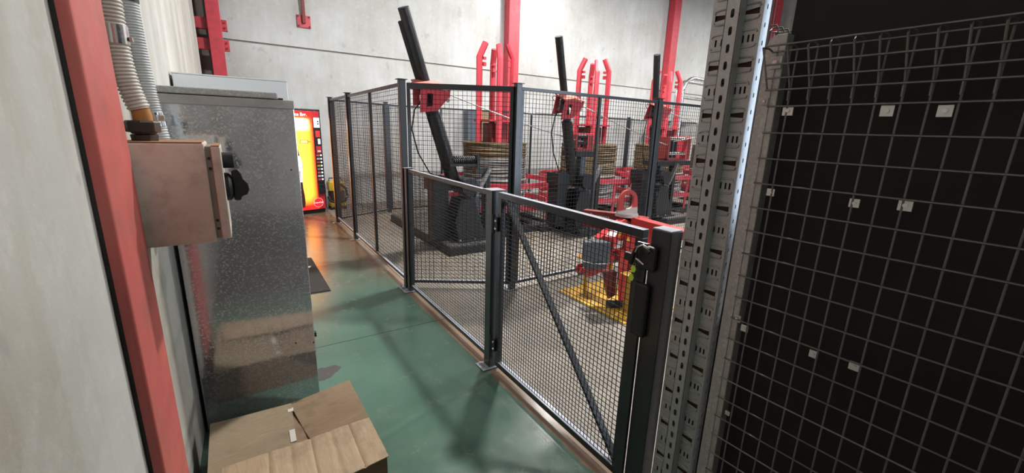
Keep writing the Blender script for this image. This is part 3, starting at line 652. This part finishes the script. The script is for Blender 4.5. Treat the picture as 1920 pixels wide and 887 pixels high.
MB().bx(1.360, 1.415, .753, .905, .0, RH).build('inner_bracing', M['rustbeam'], t)  # rusty inner beam, widened and darkened to paint shade behind the slots

# channel post carrying the mesh
t = thing('mesh_frame_channel', (1.37, .695, 0), 'dull galvanised steel channel between the slotted upright and the wire mesh', 'channel')
MB().prism([(.667, 0), (.723, 0), (.723, 1.86), (.716, 1.885), (.70, 1.893), (.667, 1.893)], (1.352, 0, 0), (0,1,0), (0,0,1), (.040,0,0)).build('channel', M['galv_ch'], t, bevel=.003)
MB().bx(1.3490, 1.352, .686, .704, 0, 1.86).build('rib', M['galv_ch'], t, bevel=.0012)
for y, z, s in ((.684, 1.815, .017), (.697, 1.708, .010), (.667, 1.018, .012)):
    g_ = MB().bx(1.3440, 1.3488, y-s, y+s, z-s, z+s).build('bolt_plate', M['galv_ch'], t, bevel=.001)
    MB().cyl((1.3440, y, z), (1.339, y, z), s*.42, 6).build('bolt', M['bolt'], g_)
t = thing('backing_board', (1.41, -.3, 0), 'tall black board standing behind the wire mesh on the right', 'board')
MB().bx(1.412, 1.43, -2.2, .688, 0, 3.2).build('sheet', M['board'], t)

t = thing('board_stack', (1.6, .1, 0), 'low stack of dark boards behind the slotted rack upright', 'boards')
for i in range(6): MB().bx(1.535+.05*i, 1.582+.05*i, -.7, .742, 0, 1.30-.02*(i % 3)).build('board', M['board'], t)  # unseen stack, added to keep the door light off the side flange
# wire mesh rack panel on the board (slightly turned)
t = thing('wire_mesh_deck', (1.345, 0, .1), 'galvanised wire mesh deck hung upright on the black board', 'wire mesh')
dy_ = Vector((-math.sin(R(2.6)), math.cos(R(2.6)), 0)); o0 = Vector((1.346, .684, 0))
def Q(s, z, out=0): return o0-dy_*s-Vector((dy_.y, -dy_.x, 0))*out+Vector((0,0,z))    # s: along the deck towards the camera, out: towards the walkway
WR = .0027; rows = [1.693-.0752*i for i in range(22)]
S1 = 2.3
for z in rows:
    MB().tube([Q(-.002, z, .0056), Q(S1, z, .0056)], WR, 6).build('wire', M['deckwire'], t, 60)
for i in range(46):
    s = .052+.0499*i
    zt = 1.850; zj = 1.738
    MB().tube([Q(s, .08), Q(s, zt-.006), Q(s, zt, .004), Q(s, zt+.002, .016), Q(s-.004, zt+.002, .044), Q(s-.005, zt-.006, .052), Q(s-.002, zj+.01, .006), Q(s-.001, zj-.03, .005)], WR, 6).build('wire', M['deckwire'], t, 60)
for z, o_ in ((1.853, .046), (1.843, .003), (1.805, .032), (1.770, .018), (1.739, .005)):
    MB().tube([Q(-.012, z, o_+.004), Q(S1, z, o_+.004)], WR, 6).build('wire', M['deckwire'], t, 60)
MB().tube([Q(-.012, 1.845, .004), Q(-.016, 1.852, .02), Q(-.018, 1.850, .05), Q(-.014, 1.84, .053), Q(-.008, 1.738, .006)], WR, 6).build('wire', M['deckwire'], t, 60)
clips = [(1488,208,.017), (1719,204,.017), (1871,201,.017), (1460,352,.015), (1674,376,.016), (1815,371,.019), (1407,644,.015), (1585,719,.014), (1700,749,.016), (1382,830,.010)]
CL = [(.063,1.683), (.275,1.688), (.366,1.69), (.058,1.442), (.270,1.446), (.372,1.473), (.047,1.003), (.295,1.0), (.385,1.022), (.047,.68)]
CL = [(.0549,1.681,.014), (.2785,1.676,.0135), (.3817,1.674,.0135), (.0484,1.444,.011), (.2560,1.443,.0115), (.3563,1.453,.014), (.0438,.9935,.0115), (.2424,.9948,.0115), (.3380,1.0045,.0125), (.0378,.668,.008)]
for s, z, h_ in CL:
    c = MB().hexa([Q(s+a, z+b, o_) for o_ in (.0008, -.0032) for a, b in ((-h_,-h_),(h_,-h_),(h_,h_),(-h_,h_))]).build('clip', M['clip'], t, bevel=.001)
    MB().cyl(Q(s, z, .0009), Q(s, z, .0035), h_*.38, 10).build('clip_screw', M['bolt'], c, 40)
t = thing('bent_wire_basket', (1.45, .75, 0), 'end of another bent wire deck poking up behind the channel', 'wire mesh')
for i in range(5):
    x = 1.452+.012*i; z = 1.935-.006*i
    MB().tube([(x, .79-.012*i, .004), (x, .79-.012*i, z), (x+.004, .785-.012*i, z+.01), (x+.02, .765-.012*i, z+.012), (x+.024, .76-.012*i, z), (x+.01, .765-.012*i, .004)], .0028, 6).build('wire', M['deckwire'], t, 60)
for z in (1.93, 1.90, 1.87): MB().tube([(1.445, .80, z), (1.51, .71, z-.012)], .0026, 6).build('wire', M['deckwire'], t, 60)

# ------------------------------------------------------------------ cardboard box by the cabinet
t = thing('cardboard_box', (.08, 1.75, 0), 'battered open cardboard box in front of the galvanised cabinet', 'box')
BL, BR, FR, FL = Vector((-.2326, 2.2077, 0)), Vector((.4038, 2.186, 0)), Vector((.4222, 1.583, 0)), Vector((-.2046, 1.508, 0)); ZT = .20; TK = .005
def wall_(a, b, mat, name='side'):
    d = (b-a).normalized(); n = Vector((-d.y, d.x, 0))*TK
    MB().hexa([a, b, b+n, a+n] + [p+Vector((0,0,ZT)) for p in (a, b, b+n, a+n)]).build(name, mat, t)
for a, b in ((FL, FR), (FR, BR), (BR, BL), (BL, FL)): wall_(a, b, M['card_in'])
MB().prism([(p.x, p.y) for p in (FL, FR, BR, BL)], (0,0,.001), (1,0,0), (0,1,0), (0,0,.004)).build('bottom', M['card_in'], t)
def flap(name, pts, mat, nx=10, ny=5, wav=.003, th=.0045, creases=()):
    """quad flap with gentle buckling, pts: four corners hinge0 hinge1 free1 free0"""
    a, b, c, d = [Vector(p) for p in pts]; V = []; F = []; nrm = (b-a).cross(d-a).normalized()
    if nrm.z < 0: nrm = -nrm
    for j in range(ny+1):
        for i in range(nx+1):
            u_, v_ = i/nx, j/ny; p = (a*(1-u_)+b*u_)*(1-v_)+(d*(1-u_)+c*u_)*v_
            e = math.sin(u_*9+v_*3+len(name))*wav*v_ + random.uniform(-1,1)*wav*.3*v_
            for cpos in creases: e -= .006*max(0, 1-abs(u_-cpos)*nx*.75)
            V.append(p+nrm*e)
    k = len(V); V += [p-nrm*th for p in V]
    for j in range(ny):
        for i in range(nx):
            q = j*(nx+1)+i; F.append((q, q+1, q+nx+2, q+nx+1)); F.append((k+q, k+q+nx+1, k+q+nx+2, k+q+1))
    bd = [i for i in range(nx+1)] + [j*(nx+1)+nx for j in range(1, ny+1)] + [ny*(nx+1)+i for i in range(nx-1, -1, -1)] + [j*(nx+1) for j in range(ny-1, 0, -1)]
    for i in range(len(bd)): p, q = bd[i], bd[(i+1) % len(bd)]; F.append((p, k+p, k+q, q))
    return MB().add(V, F).build(name, mat, t, 50)
lf = flap('left_flap', [(-0.2294, 1.5292, 0.2022), (-0.2326, 2.2098, 0.2022), (0.1098, 2.1883, 0.2000), (0.0915, 1.5615, 0.1892)], M['card'], 12, 8, .004)
flap('right_flap', [(0.4308, 1.6154, 0.2000), (0.4103, 2.2486, 0.2086), (0.1034, 2.1915, 0.1960), (0.1680, 1.8000, 0.1850)], M['card_b'], 12, 8, .004)
flap('front_flap', [(-0.2046, 1.5023, 0.2032), (0.4275, 1.5745, 0.2043), (0.4146, 1.8480, 0.2237), (-0.1777, 1.8372, 0.2194)], M['card_l'], 75, 6, .003, creases=(.28, .42, .56, .70, .84))
flap('back_flap', [(-.05, 2.19, .188), (.36, 2.185, .188), (.35, 1.62, .172), (-.05, 1.62, .172)], M['card_b'], 8, 6, .002)
for y0_, y1_, x_, zt_ in ((1.89, 1.98, .077, .1955), (2.12, 2.15, .089, .2005)):
    MB().hexa([Vector((x, y, z)) for z in (zt_-.006, zt_+.0018) for x, y in ((x_, y0_), (x_+.024, y0_), (x_+.026, y1_), (x_+.002, y1_))]).build('tape', M['tape'], lf)

# ------------------------------------------------------------------ lifting grab on its yellow stand
t = thing('grab_stand', (3.03, 2.71, 0), 'yellow steel stand with a base plate under the red lifting grab', 'stand')
MB().bx(2.68, 3.39, 2.26, 3.16, .0, .012).build('base_plate', M['yellow'], t, bevel=.002)
for x, y, sx, sy in ((2.87, 3.0, -1, 1), (2.87, 2.40, -1, -1), (3.22, 3.0, 1, 1), (3.22, 2.40, 1, -1)):
    lg_ = MB().bx(min(x, x-sx*.055), max(x, x-sx*.055), y-.004, y+.004, .012, .38).bx(x-.004, x+.004, min(y, y-sy*.055), max(y, y-sy*.055), .012, .38).build('leg', M['yellow'], t)
    MB().bx(x-.075, x+.075, y-.075, y+.075, .38, .392).build('seat_plate', M['yellow'], lg_, bevel=.002)
t = thing('lifting_grab', (3.04, 2.68, .02), 'red four-armed coil lifting grab with a round lifting eye on top', 'lifting grab')
hx, hy = 3.045, 2.675
MB().cyl((hx, hy, .855), (hx, hy, .885), .105, 24).build('eye_flange', M['eye'], t, 40)
ev = Vector((.92, -.39, 0)); outer = [(-.10, 0), (.10, 0), (.092, .11)] + [(.088*math.cos(a), .125+.095*math.sin(a)) for a in [PI*i/12 for i in range(0, 13)]] + [(-.092, .11)]
holed_plate(outer, [[(p[0], p[1]) for p in obround(0, .115, .098, .15, 8)]], .035, (hx, hy, .885), ev, (0,0,1), ev.cross(Vector((0,0,1))), 'lifting_eye', M['eye'], t, bevel=.006)
MB().cyl((hx, hy, .70), (hx, hy, .855), .05, 16).build('swivel', M['black_mach'], t, 40)
for i in range(3):
    MB().lathe([(.025, -.008), (.025, .008)], (hx-.05+.03*i, hy-.07, .80-.02*(i % 2)), 12, 'y').build('chain_link', M['red_dark'], t, 40)
MB().bx(hx-.09, hx+.09, hy-.09, hy+.09, .60, .70).build('hub', M['red_lift'], t, bevel=.008)
def arm(th, L, z0, z1, hgt, wid, mat, name='arm', start=.07):
    d = Vector((math.cos(R(th)), math.sin(R(th)), 0)); s = Vector((-d.y, d.x, 0))*wid/2; A = Vector((hx, hy, 0))+d*start; B = Vector((hx, hy, 0))+d*L
    c = [A-s+vz*(z0-hgt), B-s+vz*(z1-hgt*.8), B+s+vz*(z1-hgt*.8), A+s+vz*(z0-hgt), A-s+vz*z0, B-s+vz*z1, B+s+vz*z1, A+s+vz*z0]
    return MB().hexa(c).build(name, mat, t, bevel=.006), d, B
a1, d1, B1 = arm(112, .43, .875, .865, .20, .08, M['red_dark'])  # this arm's shaded side is painted in with the darker red
a2, d2, B2 = arm(287, .66, .865, .80, .095, .11, M['red_lift'])
a3, d3, B3 = arm(196, .30, .84, .70, .13, .10, M['red_lift'])
a4, d4, B4 = arm(15, .40, .86, .80, .13, .10, M['red_lift'])
nn = Vector((-d1.y, d1.x, 0)); 
text('lettering', 'Progress', .058, Vector((hx, hy, 0))+d1*.25+nn*.0415+vz*.82, -d1, vz, M['print_w'], a1)
for d, B, zt, L_ in ((d2, B2, .78, .42),):
    s = Vector((-d.y, d.x, 0)); lower = zt-L_; g_ = MB()
    for sg in (-1, 1): g_.beam(B+s*sg*.045+vz*zt, B+s*sg*.045+vz*lower, .075, .016, s)
    lgp = g_.build('drop_leg', M['red_lift'], t, bevel=.003)
    MB().hexa([B+s*q+d*a+vz*z for z in (lower-.035, lower+.03) for q, a in ((-.053,-.045),(.053,-.045),(.053,.15),(-.053,.15))]).build('toe', M['red_lift'], lgp, bevel=.004)
    for zz in (.10, .20, .30): MB().cyl(B+s*.0545+vz*(zt-zz), B-s*.0545+vz*(zt-zz), .012, 8).build('pin', M['red_dark'], lgp)
# front frame: plates in a plane turned towards the walkway
pv = Vector((.86, -.51, 0)); pn = Vector((-.51, -.86, 0)); H0 = Vector((hx, hy, 0))
def fp(a, z, off): return H0+pn*off+pv*a+vz*z
def fplate(name, poly, off, th, mat, par=t, bev=.003): return MB().prism(poly, fp(0, 0, off), pv, vz, pn*th).build(name, mat, par, bevel=bev)
legpoly = [(-.27, .66), (-.20, .72), (-.155, .72), (-.145, .50), (-.02, .585), (.0, .53), (-.13, .435), (-.25, .34), (-.33, .30), (-.45, .33), (-.42, .385), (-.27, .43)]
lp1 = fplate('leg_frame', legpoly, .14, .018, M['red_lift']); fplate('leg_frame', [(a-.02, z+.01) for a, z in legpoly], .06, .018, M['red_lift'])
for zz in (.50, .57, .64):
    for a in (-.235, -.175): MB().cyl(fp(a, zz, .157), fp(a, zz, .161), .011, 8).build('bolt_hole', M['red_dark'], lp1)
MB().beam(fp(-.45, .315, .11), fp(.0, .515, .11), .10, .012).build('toe_sole', M['greybox'], t)
fplate('leg_plate', [(-.115, .74), (-.015, .74), (.02, .05), (-.055, .05)], .17, .02, M['red_lift'])
fplate('leg_plate', [(.05, .60), (.12, .60), (.14, .10), (.08, .10)], .0, .02, M['red_dark'])
fplate('inner_plate', [(-.21, .345), (-.08, .34), (-.075, .11), (-.14, .07)], .05, .09, M['red_dark'])
sp_ = fplate('side_plate', [(-.06, .72), (.04, .77), (.20, .78), (.225, .75), (.225, .60), (.10, .605), (.02, .54), (-.06, .60)], .195, .016, M['red_lift'])
for a, b in ((-.05, .665), (.065, .685)): fplate('warning_sticker', [(a, b), (a+.036, b), (a+.018, b+.042)], .212, .001, M['print_y'], sp_, 0)
MB().beam(fp(-.04, .825, .06), fp(-.29, .645, .12), .105, .055).build('sloping_arm', M['red_lift'], t, bevel=.004)
fplate('paper_label', [(-.145, .585), (-.075, .60), (-.065, .665), (-.135, .655)], .191, .001, M['print_w'], t, 0)
fplate('label_carrier', [(-.155, .56), (-.06, .58), (-.055, .69), (-.15, .67)], .185, .005, M['red_lift'], t, 0)
fplate('warning_sticker', [(-.15, .68), (-.125, .68), (-.07, .755), (-.13, .755)], .192, .001, M['print_y'], t, 0)
MB().cyl(fp(-.17, .05, .20), fp(-.01, .045, .20), .035, 14).build('rubber_foot', M['rubber'], t, 40)
def fbox(a0, a1, o0_, o1_, z0, z1): return MB().hexa([fp(a, z, o) for z in (z0, z1) for a, o in ((a0,o0_),(a1,o0_),(a1,o1_),(a0,o1_))])
cb = fbox(-.435, -.205, .165, .275, .475, .665).build('control_unit', M['greybox'], t, bevel=.008)
fbox(-.425, -.215, .17, .265, .41, .472).build('unit_base', M['greybox'], cb, bevel=.012)
MB().tube([fp(-.44, .485, .27), fp(-.33, .465, .282), fp(-.20, .47, .278)], .006, 6).build('tie_wire', M['print_w'], cb, 60)

# ------------------------------------------------------------------ wire pay-off machines
def ax(p, d, k): return Vector(p)+Vector(d)*k
MD = Vector((.42, .25, -1)).normalized()     # mast direction, downwards
def machine(cx, sx, mx, kind, aoff, label):
    """cx front-left platform corner, sx spindle centre, mx mast pivot x"""
    sy = 6.4; t = thing('wire_payoff_machine', (cx, 4.78, 0), label, 'machine', 'wire pay-off machines')
    # platform
    MB().bx(cx, cx+.80, 4.78, 7.25, 0, .11).build('platform', M['black_mach'], t, bevel=.006)
    MB().bx(cx+.02, cx+.78, 4.80, 7.2, .11, .118).build('deck_plate', simple('worn_deck', (.10,.09,.08), .5, .3, var=.4, scale=9), t)
    for x in (sx-.55, sx+.30): MB().bx(x, x+.22, 5.35, 7.35, .0, .09).build('skid', M['black_mach'], t, bevel=.005)
    MB().bx(cx+.8, sx+.9, 5.45, 5.62, .0, .10).build('cross_beam', M['black_mach'], t, bevel=.005)
    MB().bx(cx+.8, sx+.9, 6.95, 7.12, .0, .10).build('cross_beam', M['black_mach'], t, bevel=.005)
    # tower
    px_ = mx; py = 5.2
    MB().bx(px_-.30, px_-.09, 5.18, 5.42, .118, .98).build('tower', M['black_mach'], t, bevel=.006)
    MB().bx(px_-.33, px_-.05, 5.15, 5.45, .80, .98).build('tower_head', M['black_mach'], t, bevel=.006)
    foot = MB().prism([(-.02, .118), (.42, .118), (.42, .16), (.30, .42), (.22, .70), (.02, .70), (-.06, .40)], (px_-.02, 4.98, 0), (1,0,0), (0,0,1), (0,.03,0)).build('foot_bracket', M['black_mach'], t, bevel=.004)
    MB().prism([(-.02, .118), (.42, .118), (.42, .16), (.30, .42), (.22, .70), (.02, .70), (-.06, .40)], (px_-.02, 5.28, 0), (1,0,0), (0,0,1), (0,.03,0)).build('foot_bracket', M['black_mach'], t, bevel=.004)
    MB().bx(px_-.06, px_+.44, 4.93, 5.36, .118, .135).build('foot_plate', M['black_mach'], t)
    for a in (-.03, .19, .41): MB().cyl((px_+a, 4.955, .135), (px_+a, 4.955, .16), .016, 6).build('foot_bolt', M['bolt'], t)
    MB().cyl((px_+.12, 4.95, .86), (px_+.12, 5.38, .86), .12, 20).build('pivot_drum', M['black_mach'], t, 40)
    MB().bx(px_+.16, px_+.30, 5.03, 5.26, .45, .95).build('gear_motor', M['grey_mach'], t, bevel=.015)
    MB().prism([(.16, .45), (.34, .45), (.25, .25)], (px_, 5.05, 0), (1,0,0), (0,0,1), (0,.18,0)).build('motor_hopper', M['grey_mach'], t)
    MB().bx(px_+.40, px_+.47, 5.04, 5.16, .118, 1.05).build('rear_stay', M['black_mach'], t)
    MB().beam((px_+.45, 5.02, 1.10), (px_+.22, 5.0, .72), .04, .06, (0,1,0)).build('inclined_arm', simple('worn_grey_steel', (.22,.21,.21), .45, .4, var=.3), t)
    # mast with fin and holes
    piv = Vector((px_, py, .90)); top = piv-MD*2.14; bot = piv+MD*.06
    s_ = Vector((.92, -.39, 0)); s_ = (s_-MD*s_.dot(MD)).normalized(); q_ = s_.cross(MD)
    mr_ = .060 if kind == 1 else .052
    MB().tube([bot, top], mr_, 20).build('mast', M['black_mach'], t, 40)
    MB().tube([piv-MD*.98, piv-MD*.96, bot-MD*.01], [mr_+.004, .080, .085], 16).build('mast_sleeve', M['black_mach'], t, 40)
    MB().cyl(top-MD*.0005, top-MD*.002, mr_*.8, 20).build('mast_bore', M['rubber'], t)
    if kind == 1: MB().beam(ax(top, MD, .12)-s_*.070, bot-s_*.070, .050, .06, q_).build('mast_fin', M['black_mach'], t, bevel=.004)
    fq = q_ if q_.dot(Vector((-.5, -.8, .2))) > 0 else -q_
    for k_ in (.08, .26, .55, .82, 1.18): MB().cyl(ax(top, MD, k_)+fq*(mr_-.004)+s_*.012, ax(top, MD, k_)+fq*(mr_+.002)+s_*.012, .014, 10).build('mast_hole', M['rubber'], t)
    # guide head: two side plates with a window, sloping cover, rollers
    hc = piv-MD*1.215-s_*.13+Vector((-.06, -.13, 0))
    hd_ = thing_part('guide_head', hc, t)
    U = Vector((.97, .02, .14)).normalized(); Vv = Vector((-.2, -.40, .88)); Vv = (Vv-U*Vv.dot(U)).normalized(); Wn = U.cross(Vv)
    outl = [(0, -.16), (.22, -.16), (.35, -.02), (.35, .06), (.16, .12), (0, .13)]
    for w_ in (-.10, .10):
        holed_plate(outl, [[(.08, -.10), (.155, -.10), (.155, .05), (.08, .06)]], .012, hc+Wn*w_, U, Vv, Wn, 'cheek_plate', M['red'], hd_)
    MB().prism([(-.02, .125), (.16, .125), (.37, .066), (.37, .080), (.16, .145), (-.02, .145)], hc-Wn*.12, U, Vv, Wn*.24).build('cover', simple('faded_red_cover', (.50,.13,.10), .6, var=.15), hd_, bevel=.003)  # light falling on the cover painted in as a paler red
    MB().bx(-1,-1,-1,-1,-1,-1) if False else None
    for w_ in (-.10, .09): MB().beam(ax(hc, U, .36)+Wn*w_+Vv*.07, ax(hc, U, .36)+Wn*w_-Vv*.02, .02, .03, U).build('front_post', M['red'], hd_)
    MB().cyl(ax(hc, U, .27)-Wn*.03-Vv*.06, ax(hc, U, .29)-Wn*.03+Vv*.08, .028, 12).build('roller', M['steel'], hd_, 40)
    MB().cyl(ax(hc, U, .35)-Wn*.10-Vv*.05, ax(hc, U, .35)+Wn*.10-Vv*.05, .025, 12).build('roller', M['steel'], hd_, 40)
    MB().cyl(ax(hc, U, .06)-Wn*.125+Vv*.12, ax(hc, U, .06)-Wn*.11+Vv*.12, .03, 10).build('hub_nut', M['bolt'], hd_, 40)
    MB().beam(hc+Wn*.0+U*.10, hc+U*.16+Vector((.02,.16,.02)), .10, .14).build('mount', M['black_mach'], hd_)
    if kind == 1:   # counter spring
        pts = [(px_-.06+.30*i/120, 5.08+.045*math.cos(2*PI*i/12), 1.21+.045*math.sin(2*PI*i/12)) for i in range(121)]
        MB().tube(pts, .010, 6).build('counter_spring', M['black_mach'], t, 60)
        MB().cyl((px_-.10, 5.08, 1.21), (px_+.27, 5.08, 1.21), .018, 10).build('spring_rod', M['steel'], t, 40)
        MB().bx(px_-.14, px_+.27, 5.02, 5.14, 1.13, 1.16).build('spring_shelf', M['black_mach'], t)
        MB().bx(px_+.25, px_+.285, 5.01, 5.15, 1.10, 1.28).build('spring_plate', M['black_mach'], t)
        MB().bx(px_+.24, px_+.46, 5.03, 5.13, 1.02, 1.10).build('spring_arm', M['black_mach'], t)
    else:           # roller straightener box
        bx0, bw = (px_-.06, .36) if kind == 2 else (px_+.22, .66)
        z0, z1 = (1.34, 1.60) if kind == 2 else (1.16, 1.60)
        rb = thing_part('straightener', Vector((bx0, 5.2, z0)), t)
        MB().bx(bx0+bw-.12, bx0+bw, 5.08, 5.36, z0, z1).build('housing', M['red'], rb, bevel=.008)
        MB().bx(bx0, bx0+.03, 5.08, 5.36, z0, z1-.02).build('side', M['red_dark'], rb, bevel=.004)
        MB().bx(bx0, bx0+bw-.12, 5.08, 5.36, z0-.01, z0+.02).build('tray', M['red_dark'], rb)
        for zz in (z1-.05, z0+.12): MB().cyl((bx0+.03, 5.12, zz), (bx0+bw-.12, 5.12, zz), .035, 14).build('roller', M['steel'] if kind == 3 else M['black_mach'], rb, 40)
        for a in (.08, .18, .28)[:2 if kind == 2 else 3]: MB().cyl((bx0+a, 5.14, z0+.04), (bx0+a, 5.14, z1-.06), .03, 12).build('upright_roller', M['black_mach'], rb, 40)
        MB().bx(bx0+bw-.10, bx0+bw-.02, 5.075, 5.08, z0+.04, z1-.04).build('panel_line', M['red_dark'], rb)
        MB().bx(px_-.08, bx0+bw+.02, 5.05, 5.40, z0-.10, z0-.012).build('shelf', M['black_mach'], t, bevel=.006)
        MB().bx(px_+.06, px_+.16, 5.08, 5.20, .70, z0-.10).build('shelf_leg', M['grey_mach'], t, bevel=.006)
    # cable loop hanging off the mast
    cb_ = piv-MD*1.15-s_*.11
    MB().tube([cb_, cb_+Vector((-.10,-.05,-.10)), cb_+Vector((-.14,-.05,-.32)), cb_+Vector((-.05,.0,-.60)), cb_+Vector((.13,.08,-.86)), piv-s_*.09-MD*.06], .009, 6).build('cable', M['black'], t, 60)
    lp = piv-MD*1.35-s_*.11
    MB().tube([lp, lp+Vector((-.05,-.01,.02)), lp+Vector((-.09,-.01,-.01)), lp+Vector((-.06,-.01,-.05)), lp+Vector((.0,.0,-.05))], .005, 6).build('cable', M['black'], t, 60)
    # turntable, spindle with four bent arms
    MB().cyl((sx, sy, .09), (sx, sy, .24), .26, 28).build('turntable_base', M['black_mach'], t, 40)
    MB().cyl((sx, sy, .30), (sx, sy, .335), .74, 48).build('turntable', simple('worn_turntable', (.42,.41,.40), .4, .5, var=.3), t, 40)
    MB().bx(sx-.16, sx+.16, sy-.16, sy+.16, .336, 1.72).build('spindle_core', M['red_dark'], t, bevel=.01)
    MB().bx(sx-.27, sx+.27, sy-.27, sy+.27, 1.74, 1.77).build('spindle_plate', M['red'], t, bevel=.004)
    for k_ in range(4):
        a = R(aoff+90*k_); d = Vector((math.cos(a), math.sin(a), 0)); c = Vector((sx, sy, 0))+d*.285
        tz = 2.98 if k_ % 2 else 2.92
        ar = MB().tube([c+vz*.336, c+vz*(tz-.22), c+vz*(tz-.20)-d*.01, c+vz*tz-d*.10], .052, 8, True).build('spindle_arm', M['red'], t, 30)
        MB().bx(c.x-d.x*.08-.025, c.x-d.x*.08+.025, c.y-d.y*.08-.025, c.y-d.y*.08+.025, tz-.36, tz-.30).build('lug', M['red'], ar)
        MB().bx(c.x-d.x*.08-.025, c.x-d.x*.08+.025, c.y-d.y*.08-.025, c.y-d.y*.08+.025, tz-.26, tz-.22).build('lug', M['red'], ar)
    # guard rings
    for z, r_ in ((.76, .97), (.40, .95)):
        MB().ring((sx, sy, z), r_, .022, .085, 56).build('guard_ring', M['red'], t, 30)
    for k_ in range(6):
        a = R(20+60*k_); d = Vector((math.cos(a), math.sin(a), 0))
        MB().beam(Vector((sx, sy, .10))+d*.93, Vector((sx, sy, .72))+d*.955, .05, .02, d).build('ring_post', M['red'], t)
    return t, hc, U, Wn, Vv
def thing_part(name, loc, parent):
    o = bpy.data.objects.new(name, None); o.empty_display_size = .05; COL.objects.link(o); o.parent = parent; o.location = Vector(loc)-wloc(parent); return o
MS = [(2.20, 3.80, 2.46, 1, 71, 'first wire pay-off machine with a leaning black mast and coil spring, nearest the walkway'),
      (4.42, 5.99, 4.55, 2, 58, 'second wire pay-off machine with a leaning black mast, behind the red lifting grab'),
      (6.56, 8.17, 6.52, 3, 50, 'third wire pay-off machine with a large red roller box, left of the slotted rack')]
heads = []
for a in MS: heads.append(machine(*a))
# fourth machine is hidden but for its rings and coil edge
def coil(x, y, label, split, top=1.42):
    t = thing('wire_coil', (x, y, .336), label, 'wire coil', 'coils of steel wire')
    n = 58; lo, hi = MB(), MB(); g = .031
    for i in range(n):
        z = .336+.018+i*(top-.36)/n; r_ = .535+random.uniform(-.007,.007)
        (lo if z < split else hi).torus((x, y, z), r_, .0145, 44, 6, .006, .85)
    for r_ in (.505, .475, .445, .41, .37):
        hi.torus((x, y, top-.03-random.uniform(0,.02)), r_, .022, 44, 6, .012, .8)
        lo.torus((x, y, .36), r_, .022, 36, 5, .0)
    lo.build('lower_wraps', M['coilgrey'], t, 60); hi.build('upper_wraps', M['rust'], t, 60)
    b = MB().ring((x, y, .80), .560, .006, .03, 44)
    b.build('strap', M['strand'], t, 30)
    return t
coil(3.80, 6.4, 'coil of wire on the first spindle, brown on top and grey below', 1.16)
coil(5.99, 6.4, 'rusty brown coil of wire on the second spindle', .72)
coil(8.17, 6.4, 'dark brown coil of wire on the third spindle', .60)
coil(10.35, 6.4, 'brown coil of wire at the right edge next to the slotted rack', .60)
t = thing('guard_hoop', (10.35, 6.4, 0), 'red ring guard around the coil half hidden by the slotted rack', 'guard')
for z, r_ in ((.76, .97), (.40, .95)): MB().ring((10.35, 6.4, z), r_, .022, .085, 56).build('guard_ring', M['red'], t, 30)
for k_ in range(6):
    a = R(20+60*k_); d = Vector((math.cos(a), math.sin(a), 0)); MB().beam(Vector((10.35, 6.4, 0))+d*.93, Vector((10.35, 6.4, .72))+d*.955, .05, .02, d).build('ring_post', M['red'], t)
MB().cyl((10.35, 6.4, 0), (10.35, 6.4, .335), .70, 40).build('turntable', M['black_mach'], t, 40)
# wire strands running from each guide head to the next machine
def strand(a, b, sag, label):
    a, b = Vector(a), Vector(b); pts = [a*(1-i/10)+b*(i/10)-vz*sag*math.sin(PI*i/10) for i in range(11)]
    t = MB().tube(pts, .0085, 6).build('wire_strand', M['strand'], None, 60); tag(t, label, 'wire', 'steel wire strands')
h1, h2, h3 = heads
strand(ax(h1[1], h1[2], .37)+vz*.0, (4.60, 5.12, 1.47), .03, 'steel wire strand from the first guide head to the second machine')
strand(ax(h2[1], h2[2], .37), (6.80, 5.12, 1.42), .03, 'steel wire strand from the second guide head to the third machine')
strand(ax(h3[1], h3[2], .37), (9.2, 5.2, 1.65), .03, 'steel wire strand leaving the third guide head to the right')
strand((6.9, 5.12, 1.50), (9.4, 4.8, 1.95), .02, 'steel wire strand rising right from the large red roller box')
# chain on the fence by the first ring
t = thing('steel_chain', (2.55, 3.6, 1.1), 'short run of bright steel chain links just right of the gate hinge post', 'chain')
for i in range(4):
    MB().torus((0,0,0), .022, .006, 14, 6, 0).xf(Matrix.Translation((3.72+.055*i, 5.40, .70)) @ Matrix.Rotation(R(90), 4, 'X') @ Matrix.Rotation(R(50 if i % 2 else -40), 4, 'Y') @ Matrix.Scale(1.7, 4, (1,0,0))).build('link', M['steel'], t, 60)
t.location = (3.8, 5.4, .7)
for c in t.children: c.location = (-3.8, -5.4, -.7)

# grey cabinet on back wall, steel hoops at the right
t = thing('wall_cabinet', (4.75, 9.1, 1.35), 'grey metal box with a brown side on the back wall behind the first spindle', 'cabinet')
MB().bx(4.60, 4.86, 8.98, 9.225, 1.36, 2.02).build('body', M['grey_mach'], t, bevel=.006)
MB().bx(4.87, 5.35, 9.02, 9.225, 1.36, 2.02).build('side_box', simple('brown_board', (.28,.2,.12), .7), t, bevel=.004)
for i, (x, y, h_, l_) in enumerate(((10.2, 7.45, 3.12, 'front'), (10.2, 7.65, 3.05, 'rear'), (11.0, 8.3, 2.72, 'lower inner'))):
    t = thing('steel_hoop', (x, y, 0), 'bent polished steel pipe hoop at the far right, the %s one' % l_, 'pipe', 'polished pipe hoops')
    rr_ = .42; pts = [(x, y, 0), (x, y, h_-rr_)]+[(x+rr_-rr_*math.cos(a), y, h_-rr_+rr_*math.sin(a)) for a in [PI/2*i_/8 for i_ in range(1, 9)]]+[(x+2.4, y, h_-.02)]
    MB().tube(pts, .045, 12).build('pipe', M['steel'], t, 60)
    MB().cyl((x, y, 0), (x, y, .015), .10, 16).build('foot', M['steel'], t, 40)
